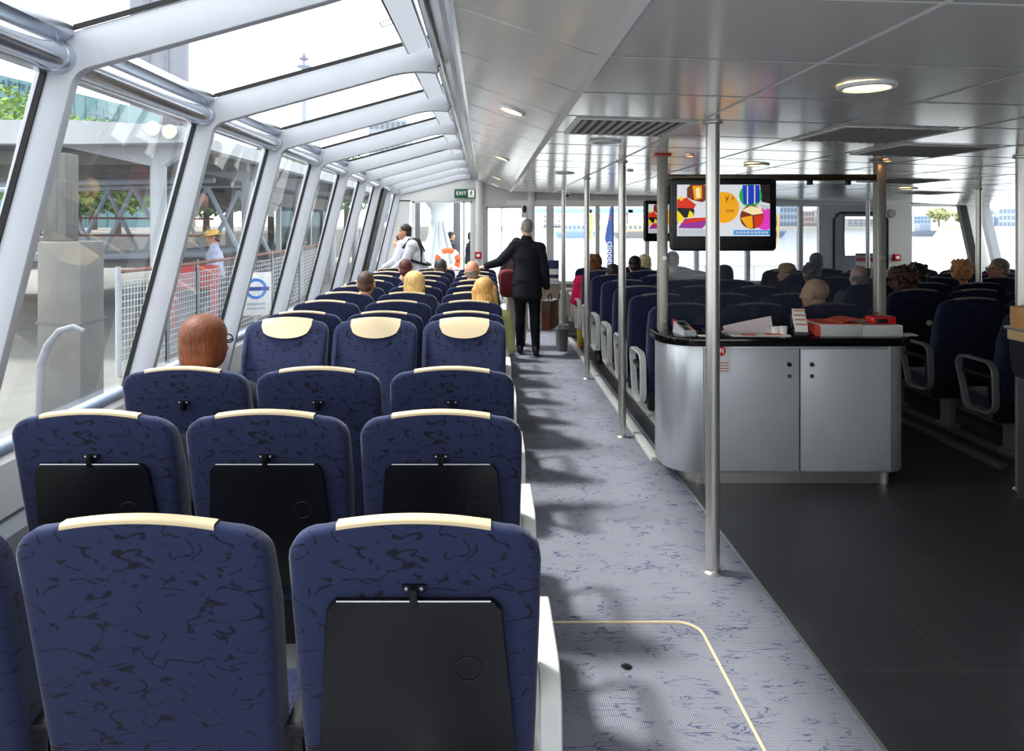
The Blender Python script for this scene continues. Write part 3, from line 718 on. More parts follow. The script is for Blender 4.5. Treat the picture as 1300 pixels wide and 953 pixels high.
# ------------------------------------------------------------------ televisions
def emis(n, c, e=.55): return mat(n, c, .4, emit=e, noise=.02)
def tv(loc, rz, label):
    t = thing('television', label, 'television', loc, rz, 'advertising screens')
    w, h = .725, .505
    MB().prism(rrect(-w/2, w/2, -h/2, h/2, .03), -.03, .04, 'Y', bev=.008).build('casing', M_blk, t)
    sx0, sx1, sz0, sz1 = -.325, .315, -.150, .205
    sc = MB().bb(sx0, sx1, -.0325, -.0295, sz0, sz1).build('screen', emis('screen_white', (214, 218, 222), .6), t, smooth=False)
    def disc(nm, x, z, r, m, y=-.0335, clip=True):
        pts = [(x+r*math.cos(2*PI*i/40), z+r*math.sin(2*PI*i/40)) for i in range(40)]
        pts = [(min(max(a, sx0), sx1), min(max(b, sz0), sz1)) for a, b in pts]
        res = []
        for p in pts:
            if not res or (Vector(p)-Vector(res[-1])).length > 1e-4: res.append(p)
        if (Vector(res[0])-Vector(res[-1])).length < 1e-4: res.pop()
        mb = MB(); mb.bm.faces.new([mb.bm.verts.new((a, y, b)) for a, b in res]); return mb.build(nm, m, sc, smooth=False)
    def poly(nm, pts, m, y=-.0334):
        mb = MB(); mb.bm.faces.new([mb.bm.verts.new((a, y, b)) for a, b in pts]); return mb.build(nm, m, sc, smooth=False)
    def u(px, pyy): return (sx0+(px-200)/633*(sx1-sx0), sz1-(pyy-297)/346*(sz1-sz0))
    def P(*a): return [u(*q) for q in a]
    O = emis('screen_orange', (246, 168, 20)); RD = emis('screen_red', (214, 52, 30)); BR = emis('screen_brown', (120, 48, 30)); Yl = emis('screen_yellow', (246, 214, 30))
    PU = emis('screen_purple', (150, 50, 150)); BL = emis('screen_blue', (60, 150, 224)); DB = emis('screen_deep_blue', (24, 60, 190)); GN = emis('screen_green', (40, 170, 70)); MG = emis('screen_magenta', (228, 60, 190)); BK = emis('screen_black', (24, 18, 20)); GY = emis('screen_grey', (190, 196, 200)); CR = emis('screen_cream', (252, 232, 180))
    poly('picture', P((290, 297), (385, 297), (406, 320), (406, 395), (372, 416), (300, 400), (266, 380), (266, 320)), BR)
    poly('picture', P((305, 305), (368, 305), (368, 390), (318, 400)), O, -.0337)
    poly('picture', P((328, 320), (352, 320), (356, 385), (330, 385)), CR, -.0340)
    poly('picture', P((200, 400), (222, 376), (250, 392), (262, 380), (300, 410), (330, 432), (312, 458), (200, 452)), RD)
    poly('picture', P((205, 385), (225, 372), (243, 388), (228, 410)), Yl, -.0337)
    poly('picture', P((200, 452), (310, 452), (318, 470), (312, 515), (250, 520), (200, 560)), BK)
    poly('picture', P((200, 470), (222, 490), (252, 528), (206, 556), (200, 540)), Yl, -.0337)
    poly('picture', P((285, 470), (310, 490), (312, 515), (270, 518)), Yl, -.0337)
    poly('picture', P((205, 590), (252, 525), (410, 516), (410, 548), (370, 592)), PU)
    poly('picture', P((215, 560), (300, 520), (410, 518), (390, 540)), RD, -.0337)
    poly('picture', P((205, 596), (400, 596), (405, 640), (205, 640)), GY)
    disc('picture', *u(516, 450), .108, O)
    disc('picture', *u(700, 372), .078, GN)
    poly('picture', P((645, 300), (762, 300), (762, 410), (700, 432), (652, 425)), DB, -.0337)
    for a in (676, 725): poly('picture', P((a, 305), (a+7, 305), (a+7, 425), (a, 428)), CR, -.0340)
    poly('picture', P((765, 297), (833, 297), (833, 425), (775, 412)), BK)
    poly('picture', P((745, 425), (833, 440), (800, 470)), GY, -.0337)
    disc('picture', *u(800, 528), .076, MG)
    disc('picture', *u(709, 515), .082, BR, -.0338)
    poly('picture', P((640, 470), (700, 440), (770, 455), (785, 490), (715, 500)), CR, -.0341)
    poly('picture', P((632, 520), (712, 505), (716, 590), (680, 590)), O, -.0341)
    poly('picture', P((725, 510), (788, 500), (780, 560), (730, 590)), RD, -.0341)
    poly('banner', P((585, 602), (833, 602), (833, 635), (585, 635)), BL)
    tx = emis('screen_text', (60, 36, 10), .05)
    text('lettering', 'y i', .064, tx, sc, Matrix.Translation((u(556, 0)[0], -.0342, u(0, 385)[1])) @ FACE, .0002)
    text('lettering', 'ons', .040, tx, sc, Matrix.Translation((u(560, 0)[0], -.0342, u(0, 470)[1])) @ FACE, .0002)
    for k in range(9): poly('web_address_mark', P((600+25*k, 611), (618+25*k, 611), (618+25*k, 625), (600+25*k, 625)), M_sig, -.0342)
    br = MB(); br.bb(-.12, .12, .04, .06, -.1, .1, bev=.004); br.bb(-.03, .03, .05, .075, -.03, .03); br.build('wall_bracket', M_blkm, t)
    return t
tv((1.628, 4.925, 1.765), 0, 'wide black television with colourful advert hung between the square posts over the counter')
t2 = tv((2.27, 8.8, 1.735), 0.25, 'further black television partly hidden behind the left square post')
mb = MB(); mb.cyl((0, .07, .0), (0, .07, zceil(2.27)-1.735), .02); mb.build('hanger', M_blkm, t2)

# ------------------------------------------------------------------ things on the counter
def onct(px, d): return X(px, d)
t = thing('card_terminal', 'grey card payment terminal on the left end of the counter', 'card reader', (onct(869, 4.74), 4.74, CT), .15)
mb = MB(); mb.loft([(-.045, -.09, .0), (.045, -.09, 0), (.045, .09, 0), (-.045, .09, 0)], [(-.04, -.085, .03), (.04, -.085, .03), (.038, .085, .075), (-.038, .085, .075)]); mb.build('body', mat('terminal_grey', (196, 198, 200), .4, noise=.03), t)
TN = Matrix.Rotation(.26, 3, 'X')
MB().box((0, .035, .064), (.055, .055, .006), TN).build('display', M_blk, t)
for i in range(3):
    for j in range(3): MB().box((-.02+.02*i, -.06+.022*j, .0385+.0059*j), (.013, .013, .006), TN).build('key', mat('key_orange', (222, 140, 60), .5, noise=.02) if i == 2 else M_blk, t)
MB().bb(-.045, -.02, .085, .095, .04, .085, bev=.003).build('card_slot', M_red, t)
t = thing('keyring_tray', 'low black tray of small dark items beside the card terminal', 'tray', (onct(903, 4.72), 4.72, CT))
MB().prism(rrect(-.07, .07, -.06, .06, .012), 0, .012, 'Z').build('base', M_blkm, t)
for k in range(4): MB().prism(rrect(-.06+.03*k, -.036+.03*k, -.045, .045, .008), .012, .035+.012*(k % 2), 'Z', bev=.004).build('holder', M_blk, t)
o = MB().box((onct(897, 4.63), 4.635, CT+.004), (.10, .045, .008), None, .002).build('folded_card', M_paper); tag(o, 'small white folded card near the counter front edge, left of the pole', 'card')
# newspaper / leaflets
t = thing('open_newspaper', 'open pale newspaper with red print and a lifted page', 'newspaper', (onct(960, 4.72), 4.74, CT))
mb = MB(); mb.bb(-.19, .19, -.12, .10, 0, .008); mb.build('lower_pages', M_paper, t, smooth=False)
mb = MB(); rows = []
for i in range(9):
    u_ = i/8; row = []
    for j in range(7):
        v_ = j/6
        x = -.21+.33*u_; yv = -.02+.13*v_; z = .010+.105*(v_**1.4)*(.25+.75*u_)*(1-.1*u_)
        row.append(mb.bm.verts.new((x+.03*v_, yv+.0, z)))
    rows.append(row)
for A, B in zip(rows, rows[1:]):
    for k in range(6): mb.bm.faces.new((A[k], B[k], B[k+1], A[k+1]))
mb.build('lifted_page', mat('pinkish_page', (234, 216, 216), .7, noise=.08, nscale=40), t)
MB().bb(-.13, -.03, -.122, -.06, .008, .010).bb(.04, .15, -.10, -.05, .008, .010).build('red_print', mat('print_red', (222, 92, 76), .6, noise=.15, nscale=60), t, smooth=False)
for px, d_, r_, h_, lab in ((985, 4.72, .028, .05, 'left white paper cup beside the leaflet rack'), (994.5, 4.68, .026, .058, 'right white paper cup beside the leaflet rack')):
    tq = MB().lathe([(0, .0005), (r_*.85, .0005), (r_, h_), (r_*.93, h_), (r_*.8, .006), (0, .006)], (X(px, d_), d_, CT)).build('paper_cup', M_paper); tag(tq, lab, 'cup', 'paper cups on the counter')
# leaflet rack, stepped
t = thing('leaflet_rack', 'stepped black leaflet rack holding white cards', 'leaflet rack', (onct(1016, 4.68), 4.69, CT), -.25)
MB().bb(-.05, .05, -.08, .08, 0, .03, bev=.006).bb(-.05, .05, .05, .08, .03, .12, bev=.004).build('rack', M_blk, t)
for k in range(4):
    q = MB(); q.box((0, -.055+.034*k, .055+.026*k), (.078, .012, .066), Matrix.Rotation(-.28, 3, 'X')); lf = q.build('leaflet', M_paper, t, smooth=False)
    MB().box((0, -.0605+.034*k, .078+.026*k), (.07, .003, .010), Matrix.Rotation(-.28, 3, 'X')).build('heading', mat('leaflet_head', (200, 130, 90), .6, noise=.05), lf, smooth=False)
# stack of magazines
t = thing('magazine_stack', 'long stack of magazines with red orange covers on the counter', 'magazines', (0, 0, CT))
M_pages = mat('page_edges', (206, 206, 204), .8, noise=.12, nscale=80, stretch=(.3, .3, 14))
M_cov = mat('magazine_cover', (226, 92, 66), .5, noise=.35, nscale=14)
xa, xb = onct(1040, 4.66), onct(1143, 4.66)
for i, (a, b, z) in enumerate(((xa, (xa+xb)/2-.002, .078), ((xa+xb)/2+.002, xb, .066))):
    MB().bb(a, b, 4.63, 4.88, 0, z, bev=.003).build('page_block', M_pages, t)
    MB().bb(a, b, 4.632, 4.88, z, z+.004).build('cover', M_cov if i == 0 else M_paper, t, smooth=False)
MB().bb(xa-.035, xa-.001, 4.64, 4.86, 0, .07, bev=.006).build('spine_cover', mat('red_spine', (226, 78, 56), .5, noise=.08), t)
t = thing('red_pouch', 'red and black strapped pouch lying on the magazine stack', 'pouch', (onct(1119, 4.72), 4.73, CT+.0705))
MB().prism(rrect(-.085, .085, -.05, .05, .02), 0, .05, 'Z', bev=.012).build('pouch', M_red, t)
MB().bb(-.06, .02, -.056, -.045, .008, .036, bev=.004).build('strap', M_blk, t)
o = MB().cyl((onct(1090, 4.8), 4.79, CT+.088), (onct(1112, 4.9), 4.87, CT+.125), .0045, seg=8).build('pencil', mat('pencil_brown', (130, 98, 66), .5, noise=.05)); tag(o, 'thin brown pencil leaning against the red pouch', 'pencil')
t = thing('loose_magazine', 'loose red magazine curling on top of the stack beside the pouch', 'magazine', (onct(1075, 4.76), 4.75, CT+.0825), .3)
mb = MB(); rows = []
for i in range(7):
    x = -.12+.24*i/6; z = .003+.018*math.sin(i/6*PI)
    rows.append([mb.bm.verts.new((x, -.08, z)), mb.bm.verts.new((x, .08, z)), mb.bm.verts.new((x, .08, z+.005)), mb.bm.verts.new((x, -.08, z+.005))])
for A, B in zip(rows, rows[1:]):
    for k in range(4): mb.bm.faces.new((A[k], A[(k+1) % 4], B[(k+1) % 4], B[k]))
mb.bm.faces.new(rows[0]); mb.bm.faces.new(rows[-1][::-1]); mb.build('magazine_pages', M_cov, t)
o = MB().prism(rrect(-.04, .05, -.05, .05, .015), 0, .007, 'Z', bev=.002).build('coin_dish', M_pole); o.location = (2.765, 4.68, CT); tag(o, 'small shiny metal dish on the right end of the counter', 'dish')

# ------------------------------------------------------------------ snack kiosk at the right edge
t = thing('snack_kiosk', 'dark snack kiosk with cream counter slab at the right edge of the photo', 'kiosk', (0, 0, 0))
MB().prism(rrect(3.285, 4.6, 4.12, 4.42, .03), .0, .74, 'Z', bev=.005).build('cabinet', mat('kiosk_grey', (96, 97, 100), .35, .3, noise=.06), t)
MB().prism([(3.258, .98), (3.262, .90), (3.275, .80), (3.295, .745), (4.6, .745), (4.6, .98)], 4.06, 4.45, 'Y', bev=.02, seg=3).build('counter_bowl', mat('kiosk_black', (48, 48, 52), .3, noise=.06), t)
MB().prism(rrect(3.25, 4.6, 4.03, 4.46, .03), .98, 1.045, 'Z', bev=.006).build('counter_slab', mat('cream_slab', (206, 178, 128), .5, noise=.06), t)
MB().prism(rrect(3.235, 4.6, 4.01, 4.47, .03), 1.045, 1.06, 'Z', bev=.004).build('slab_edge', M_alu, t)
t = thing('wooden_menu_box', 'light wooden box with printed cream label standing on the kiosk', 'box', (3.30, 4.32, 1.06))
MB().bb(-.05, .16, -.03, .10, 0, .13, bev=.004).build('crate', mat('pine', (206, 152, 92), .6, noise=.15, nscale=8, stretch=(1, 1, 8)), t)
MB().bb(-.035, .15, -.033, -.029, .02, .11).build('label_card', mat('cream_card', (232, 214, 166), .6, noise=.05), t, smooth=False)
t = thing('display_cover', 'curved clear plastic display cover over snacks on the kiosk', 'display case', (3.36, 4.12, 1.06))
pts = [(0.0, 0), (.0, .02), (.02, .09), (.06, .15), (.12, .19), (.5, .20), (.5, 0)]
MB().prism(pts, -.05, .15, 'Y').build('cover', glass_mat('clear_plastic', (235, 238, 242), .2), t)
for k in range(3): MB().prism(rrect(.06+.11*k, .15+.11*k, -.03, .08, .02), .004, .07, 'Z', bev=.015).build('snack_pack', mat('pack_orange', (226, 132, 60), .4, noise=.2) if k != 1 else M_red, t)
t = thing('low_rounded_cabinet', 'silver rounded end of a low cabinet at the far right edge', 'cabinet', (0, 0, 0))
MB().prism(rrect(2.33, 2.80, 2.99, 3.10, .05, 8), .03, .50, 'Z', bev=.025, seg=4).build('body', M_cnt, t)
MB().prism(rrect(2.35, 2.78, 3.01, 3.08, .03, 8), 0, .035, 'Z').build('plinth', M_blkm, t)

# ------------------------------------------------------------------ ceiling fittings
def downlight(x, d, z, nrm, r, label, lens, group='round ceiling downlights'):
    t = thing('downlight', label, 'ceiling light', (x, d, z), 0, group)
    t.rotation_euler = Vector(nrm).to_track_quat('-Z', 'Y').to_euler()
    MB().lathe([(r*.74, -.004), (r*.80, -.014), (r*.96, -.012), (r, -.002), (r, 0)]).build('rim', M_white, t)
    MB().lathe([(0, -.0065), (r*.76, -.0065), (r*.76, 0)]).build('lens', lens, t)
DN = (0, 0, -1)
nsl = Vector((-.34, 0, -1)).normalized()
for i, (x, d) in enumerate(((.124, 3.71), (.122, 6.4), (.12, 9.2), (.12, 10.9))):
    downlight(x, d, zslope(x), -Vector((.34, 0, 1)).normalized(), .075, 'lit round downlight in the sloping ceiling strip, %s from the camera' % ORD[i], M_lamp)
downlight(1.34, 2.51, zceil(1.34), DN, .098, 'large lit round downlight nearest to the camera, above the counter side', M_lamp)
downlight(2.10, 5.55, zceil(2.10), DN, .098, 'lit round downlight above the television beam', M_lamp)
downlight(4.62, 7.8, zceil(4.62), DN, .098, 'lit round downlight above the right block seats', M_lamp)
downlight(2.9, 8.4, zceil(2.9), DN, .09, 'lit round downlight over the middle of the centre block', M_lamp)
downlight(.72, 4.36, zceil(.72), DN, .098, 'unlit round ceiling fitting over the aisle behind the vent', M_dull)
downlight(.76, 7.05, zceil(.76), DN, .098, 'unlit round ceiling fitting further along the aisle', M_dull)
downlight(1.42, 5.0, zceil(1.42), DN, .03, 'tiny orange spotlight left of the television beam', M_lamp2)
downlight(2.775, 4.93, zceil(2.775), DN, .03, 'tiny orange spotlight at the top of the right square post', M_lamp2)
downlight(1.30, 6.5, zceil(1.3), DN, .03, 'tiny spotlight above the aisle edge of the centre block', M_dull)
def vent(x0, x1, y0, y1, label):
    t = thing('ceiling_vent', label, 'vent', ((x0+x1)/2, (y0+y1)/2, zceil((x0+x1)/2)), 0, 'square slatted ceiling vents')
    t.rotation_euler = (0, .03, 0)
    a, b = (x1-x0)/2, (y1-y0)/2
    mb = MB()
    for r_ in ((-a, a, -b, -b+.03), (-a, a, b-.03, b), (-a, -a+.03, -b+.03, b-.03), (a-.03, a, -b+.03, b-.03)): mb.bb(r_[0], r_[1], r_[2], r_[3], -.006, -.001, bev=.0015)
    mb.build('frame', M_ceilg, t)
    MB().bb(-a+.03, a-.03, -b+.03, b-.03, -.004, -.001).build('duct', M_blkm, t, smooth=False)
    n = 11
    for k in range(n):
        x = -a+.05+(2*a-.1)*k/(n-1)
        MB().box((x, 0, -.006), (.020, 2*b-.06, .002), Matrix.Rotation(.35, 3, 'Y')).build('slat', M_vslat, t, smooth=False)
vent(.43, 1.01, 3.45, 4.05, 'square slatted ceiling vent over the left aisle, nearest on the left')
vent(1.73, 2.29, 3.45, 4.05, 'square slatted ceiling vent above the counter front')
vent(2.38, 2.94, 4.08, 4.68, 'square slatted ceiling vent above the right end of the counter')
vent(3.68, 4.24, 6.5, 7.1, 'square slatted ceiling vent over the front of the right block')
vent(5.0, 5.5, 8.2, 8.8, 'square slatted ceiling vent furthest to the right')
vent(2.36, 2.92, 7.2, 7.8, 'square slatted ceiling vent beyond the further television')
vent(1.36, 1.9, 1.35, 1.8, 'square slatted ceiling vent at the top edge of the photo')
# lamp boxes under the ridge of the glass roof
for k, (d0, d1) in enumerate(zip(frames, frames[1:])):
    if d0 < 1: continue
    dm = (d0+d1)/2
    t = thing('roof_lamp', ('grey lamp box under the glass roof ridge, nearest to the camera', 'lamp box under the glass roof ridge, second from the camera', 'lamp box under the glass roof ridge, third from the camera', 'lamp box under the glass roof ridge, fourth from the camera', 'lamp box under the glass roof ridge, fifth from the camera', 'lamp box under the glass roof ridge, sixth from the camera', 'lamp box under the glass roof ridge, seventh from the camera', 'lamp box under the glass roof ridge, eighth from the camera', 'lamp box under the glass roof ridge, furthest from the camera')[k-2], 'lamp', (xr(dm)-.115, dm, 2.49), 0, 'lamp boxes under the glass roof')
    t.rotation_euler = (0, -.29, -.006)
    MB().bb(-.055, .055, -.46, .46, -.005, .045, bev=.008).build('housing', M_gut, t)
    MB().bb(-.045, .045, -.44, .44, -.009, -.004).build('lens', mat('lamp_lens', (226, 236, 246), .3, emit=.45, noise=.02), t, smooth=False)
    MB().tube([(-.055, -.03, .02), (-.10, -.03, .02), (-.10, .03, .02), (-.055, .03, .02)], .003, 6).build('pull_handle', M_frame, t)

# ------------------------------------------------------------------ signs, alarms
def exit_sign(loc, w, h, label):
    t = thing('exit_sign', label, 'sign', loc, 0, 'green emergency exit signs')
    MB().bb(-w/2, w/2, -.012, .012, -h/2, h/2, bev=.003).build('panel', M_green, t)
    text('lettering', 'EXIT', h*.56, M_sig, t, Matrix.Translation((-w*.165, -.0128, 0)) @ FACE, .0005)
    MB().bb(w*.16, w*.46, -.0135, -.0125, -h*.42, h*.42).build('pictogram_panel', M_sig, t, smooth=False)
    k = h*.8; cx = w*.31
    rm = MB()
    rm.ball((cx+.04*k, -.014, .33*k), (.085*k, .001, .085*k), 12, 8)
    def limb(a, b, r): rm.box(((a[0]+b[0])/2*k+cx, -.0142, (a[1]+b[1])/2*k), (r*k, .0012, math.hypot(b[0]-a[0], b[1]-a[1])*k), Matrix.Rotation(math.atan2(b[0]-a[0], b[1]-a[1]), 3, 'Y'))
    limb((0, .22), (-.04, -.08), .15); limb((0, .2), (.2, .08), .07); limb((0, .2), (-.2, .06), .07); limb((-.04, -.08), (.12, -.22), .09); limb((.12, -.22), (.12, -.42), .08); limb((-.04, -.08), (-.16, -.26), .09); limb((-.16, -.26), (-.32, -.28), .08)
    rm.build('running_figure', M_green, t, smooth=False)
exit_sign((X(590, 11.45), 11.46, Z(245.5, 11.45)), .335, .145, 'green and white emergency exit sign over the glazed left front door')
exit_sign((X(1167, 11.3), 11.3, Z(256, 11.3)), .28, .07, 'small green emergency exit sign near the right front door')
for px, pyy, lab in ((607, 324, 'red fire alarm call point on the white column beside the left front door'), (1142, 327, 'red fire alarm call point right of the grey front door')):
    t = thing('fire_alarm', lab, 'fire alarm', (X(px, 11.4), 11.42 if px < 700 else 11.497, Z(pyy, 11.4)), 0, 'red fire alarm call points')
    MB().bb(-.055, .055, -.05, .02 if px < 700 else 0.005, -.055, .055, bev=.008).build('box', M_red, t)
    MB().bb(-.025, .025, -.053, -.049, -.02, .02).build('glass_plate', M_sig, t, smooth=False)
# poster stand by the front window
t = thing('poster', 'dark blue and white poster on the sill beside the aisle', 'poster', (X(703.5, 11.3), 11.38, Z(344, 11.3)))
MB().bb(-.085, .085, -.008, .008, -.17, .17, bev=.003).build('board', mat('poster_navy', (38, 46, 92), .5, noise=.05), t)
MB().bb(-.075, .075, -.010, -.007, -.06, .03).build('white_panel', M_paper, t, smooth=False)
MB().bb(-.075, .075, -.010, -.007, -.165, -.12).build('white_panel', M_paper, t, smooth=False)
# door notice on door 3
t = thing('door_notice', 'white warning notice with red banner and yellow discs on the grey front door', 'notice', (X(1098, 11.5), D+.008, Z(334, 11.5)))
MB().bb(-.15, .15, -.004, 0, -.16, .16).build('sheet', M_paper, t, smooth=False)
MB().bb(-.14, .14, -.006, -.003, .03, .09).build('red_banner', M_red, t, smooth=False)
MB().bb(-.15, .15, -.006, -.003, .125, .16).build('grey_header', M_walld, t, smooth=False)
for x in (.0, .09): MB().cyl((x, -.003, -.08), (x, -.006, -.08), .045).build('yellow_disc', mat('warning_yellow', (244, 206, 30), .5, noise=.03), t)
MB().box((-.09, -.005, -.06), (.08, .003, .03), Matrix.Rotation(.5, 3, 'Y')).build('black_symbol', M_blk, t)
# cameras/speaker
t = thing('security_camera', 'small black dome camera under the ceiling above the front windows', 'camera', (X(720, 11.2), 11.2, zceil(1.24)))
MB().lathe([(0, -.001), (.05, -.001), (.05, -.03), (.0, -.03)]).build('base', M_white, t); MB().ball((0, 0, -.035), .04).build('dome', M_blk, t)
t = thing('wall_lamp', 'black and white bulkhead lamp on the column by the aisle door', 'lamp', (X(666, 11.35), 11.38, Z(267, 11.35)))
MB().bb(-.05, .05, -.02, .02, -.12, .09, bev=.012).build('housing', M_white, t); MB().ball((0, -.02, .02), (.035, .03, .06)).build('cowl', M_blk, t)
t = thing('wall_speaker', 'round grey wall speaker between the grey door and its column', 'speaker', (X(1133, 11.45), 11.47, Z(271, 11.45)))
MB().lathe([(0, 0), (.06, 0), (.07, .02), (.07, .04)], mtx=Matrix.Translation((0, -.02, 0)) @ Matrix.Rotation(-PI/2, 4, 'X')).build('cone', M_vslat, t)
# sticker on right seat
o = MB().cyl((3.92, 6.312, .82), (3.92, 6.300, .82), .026, seg=20).build('round_sticker', M_paper); tag(o, 'round white sticker on the back of a right block seat', 'sticker')
# waste bin
t = thing('waste_bin', 'grey cylindrical waste bin with liner beside the aisle pole', 'bin', (.985, 9.5, 0))
MB().lathe([(0, .002), (.075, .002), (.088, .34), (.082, .34), (.07, .02), (0, .02)]).build('bin_body', mat('bin_grey', (110, 112, 116), .5, noise=.05), t)
MB().lathe([(.0805, .29), (.091, .30), (.094, .345), (.089, .352), (.078, .34), (.07, .25)]).build('bin_liner', mat('bin_liner_grey', (170, 176, 186), .35, noise=.2), t)

# ------------------------------------------------------------------ people
def remesh(shapes, voxel, name, m, parent=None, smooth=2):
    """union of tapered capsules / ellipsoids, as one continuous skin"""
    mb = MB()
    for sh in shapes:
        if sh[0] == 'c':
            _, p0, p1, r0, r1 = sh
            mb.cyl(p0, p1, r0, r1, 14); mb.ball(p0, r0, 14, 8); mb.ball(p1, r1, 14, 8)
        else:
            _, c, r, rot = sh; mb.ball(c, r, 30, 18, rot)
    me = bpy.data.meshes.new(name); mb.bm.to_mesh(me); mb.bm.free()
    tmp = bpy.data.objects.new('tmp', me); COL.objects.link(tmp)
    md = tmp.modifiers.new('r', 'REMESH'); md.mode = 'VOXEL'; md.voxel_size = voxel; md.use_smooth_shade = True
    if smooth:
        ms = tmp.modifiers.new('s', 'SMOOTH'); ms.factor = .5; ms.iterations = smooth
    dg = bpy.context.evaluated_depsgraph_get()
    out = bpy.data.meshes.new_from_object(tmp.evaluated_get(dg))
    bpy.data.objects.remove(tmp); bpy.data.meshes.remove(me)
    out.name = name; out.materials.clear(); out.materials.append(m)
    out.polygons.foreach_set('use_smooth', [True]*len(out.polygons))
    return link(name, out, parent)
def V(*a): return Vector(a)
I3 = Matrix.Identity(3)
def c(p0, p1, r0, r1): return ('c', Vector(p0), Vector(p1), r0, r1)
def e(p, r, rot=None): return ('e', Vector(p), r, rot)
def xf(shapes, R, T):
    out = []
    for s_ in shapes:
        if s_[0] == 'c': out.append(('c', R@s_[1]+T, R@s_[2]+T, s_[3], s_[4]))
        else: out.append(('e', R@s_[1]+T, s_[2], R@s_[3] if s_[3] is not None else R.copy()))
    return out
HEAD = [e((0, -.012, .03), (.075, .093, .086)), e((0, .035, -.035), (.060, .055, .080)), e((0, .047, -.088), (.042, .036, .030)),
        c((0, .088, .012), (0, .106, -.030), .008, .013), e((.012, .098, -.036), (.008, .009, .007)), e((-.012, .098, -.036), (.008, .009, .007)),
        e((0, .086, -.060), (.024, .009, .006)), e((0, .085, -.071), (.021, .009, .007)), c((-.045, .068, .030), (.045, .068, .030), .012, .012),
        e((.077, -.008, -.010), (.010, .022, .033)), e((-.077, -.008, -.010), (.010, .022, .033)), e((.046, .055, -.03), (.022, .025, .022)), e((-.046, .055, -.03), (.022, .025, .022))]
def hair_shapes(kind, seed=1):
    rnd = random.Random(seed)
    if kind == 'short': return [e((0, -.020, .042), (.081, .093, .084)), e((0, -.060, -.02), (.070, .048, .062)), c((.074, -.01, .03), (.074, .0, -.01), .012, .008), c((-.074, -.01, .03), (-.074, .0, -.01), .012, .008)]
    if kind == 'bob':
        o_ = [e((0, -.022, .036), (.097, .106, .094)), e((0, -.036, -.012), (.098, .088, .092)), e((0, -.05, -.055), (.092, .068, .075)), e((.062, -.012, -.02), (.036, .058, .085)), e((-.062, -.012, -.02), (.036, .058, .085))]
        for i in range(0):
            a_ = rnd.uniform(0, 2*PI); z = rnd.uniform(-.06, .11); q = math.sqrt(max(.05, 1-((z-.02)/.115)**2)); yv = -.03+.100*q*math.sin(a_)
            if yv > .035: continue
            x = .094*q*math.cos(a_); o_.append(c((x, yv, z+.02), (x*1.02, yv-.004, z-.03), .010, .007))
        return o_
    if kind == 'long':
        o_ = [e((0, -.018, .042), (.086, .100, .088)), e((0, -.055, -.06), (.085, .055, .12))]
        for k in range(-4, 5): o_.append(c((.019*k, -.072+.004*abs(k), .03), (.023*k, -.085+.006*abs(k), -.26-.012*(k % 3)), .026, .014))
        o_ += [c((.078, -.02, .03), (.082, -.02, -.19), .024, .016), c((-.078, -.02, .03), (-.082, -.02, -.19), .024, .016)]
        return o_
    if kind == 'curly':
        o_ = [e((0, -.025, .04), (.092, .102, .090)), e((0, -.055, -.04), (.088, .060, .075))]
        for i in range(90):
            a_ = rnd.uniform(0, 2*PI); z = rnd.uniform(-.10, .125); q = math.sqrt(max(.03, 1-((z-.02)/.125)**2))
            yv = -.03+.108*q*math.sin(a_)
            if yv > .04 and z < .08: continue
            o_.append(e((.100*q*math.cos(a_), yv, z), (rnd.uniform(.013, .022),)*3))
        return o_
    if kind == 'fringe': return [e((0, -.028, -.006), (.0785, .083, .036)), e((0, -.060, -.03), (.066, .045, .045))]
    if kind == 'crop': return [e((0, -.018, .034), (.0765, .0925, .0835)), e((0, -.055, -.02), (.066, .048, .052))]
HAIRM = {}
def hair_mat(colr):
    if colr not in HAIRM: HAIRM[colr] = mat('hair_%d_%d_%d' % colr, colr, .5, spec=.4, noise=.45, nscale=34, bump=.5, stretch=(4, 4, .5))
    return HAIRM[colr]
def skin_mat(colr): return mat('skin_%d_%d_%d' % colr, colr, .5, noise=.05, nscale=25)
def cloth(colr): return mat('cloth_%d_%d_%d' % colr, colr, .85, spec=.2, noise=.12, nscale=12, bump=.3)
def hand_shapes(w, d, n, side, curl=.5):
    d = Vector(d).normalized(); n = Vector(n); n = (n-d*n.dot(d)).normalized(); s_ = d.cross(n)*side
    w = Vector(w); out = [c(w, w+d*.03, .022, .022)]
    for k in (-.028, -.010, .010, .028): out.append(c(w+d*.03+s_*k*.7, w+d*.088+s_*k, .015, .0125))
    for k, ln in ((-.031, .062), (-.011, .076), (.010, .082), (.031, .072)):
        p = w+d*.090+s_*k; dirv = d.copy()
        for j, fr in enumerate((.45, .32, .23)):
            a_ = curl*(j+.6); dv = d*math.cos(a_)+n*math.sin(a_)
            p2 = p+dv*ln*fr; out.append(c(p, p2, .0098-.0008*j, .0092-.0009*j)); p = p2
    p = w+d*.028+s_*.026; q = p+(d*.55+s_*.7+n*.35).normalized()*.042; r_ = q+(d*.85+s_*.25+n*.5).normalized()*.032
    out += [c(p, q, .014, .011), c(q, r_, .0105, .009)]
    return out
SEATED = dict(pelvis=(0, -.02, .57), chest=(0, -.03, .88), neck=(0, -.025, 1.00), head=(0, .0, 1.135),
              sh=((-.175, -.03, .945), (.175, -.03, .945)), el=((-.225, .07, .70), (.225, .07, .70)), wr=((-.10, .27, .635), (.10, .27, .635)),
              hip=((-.085, -.01, .56), (.085, -.01, .56)), kn=((-.10, .40, .545), (.10, .40, .545)), an=((-.10, .42, .09), (.10, .42, .09)), toe=((-.11, .56, .035), (.11, .56, .035)))
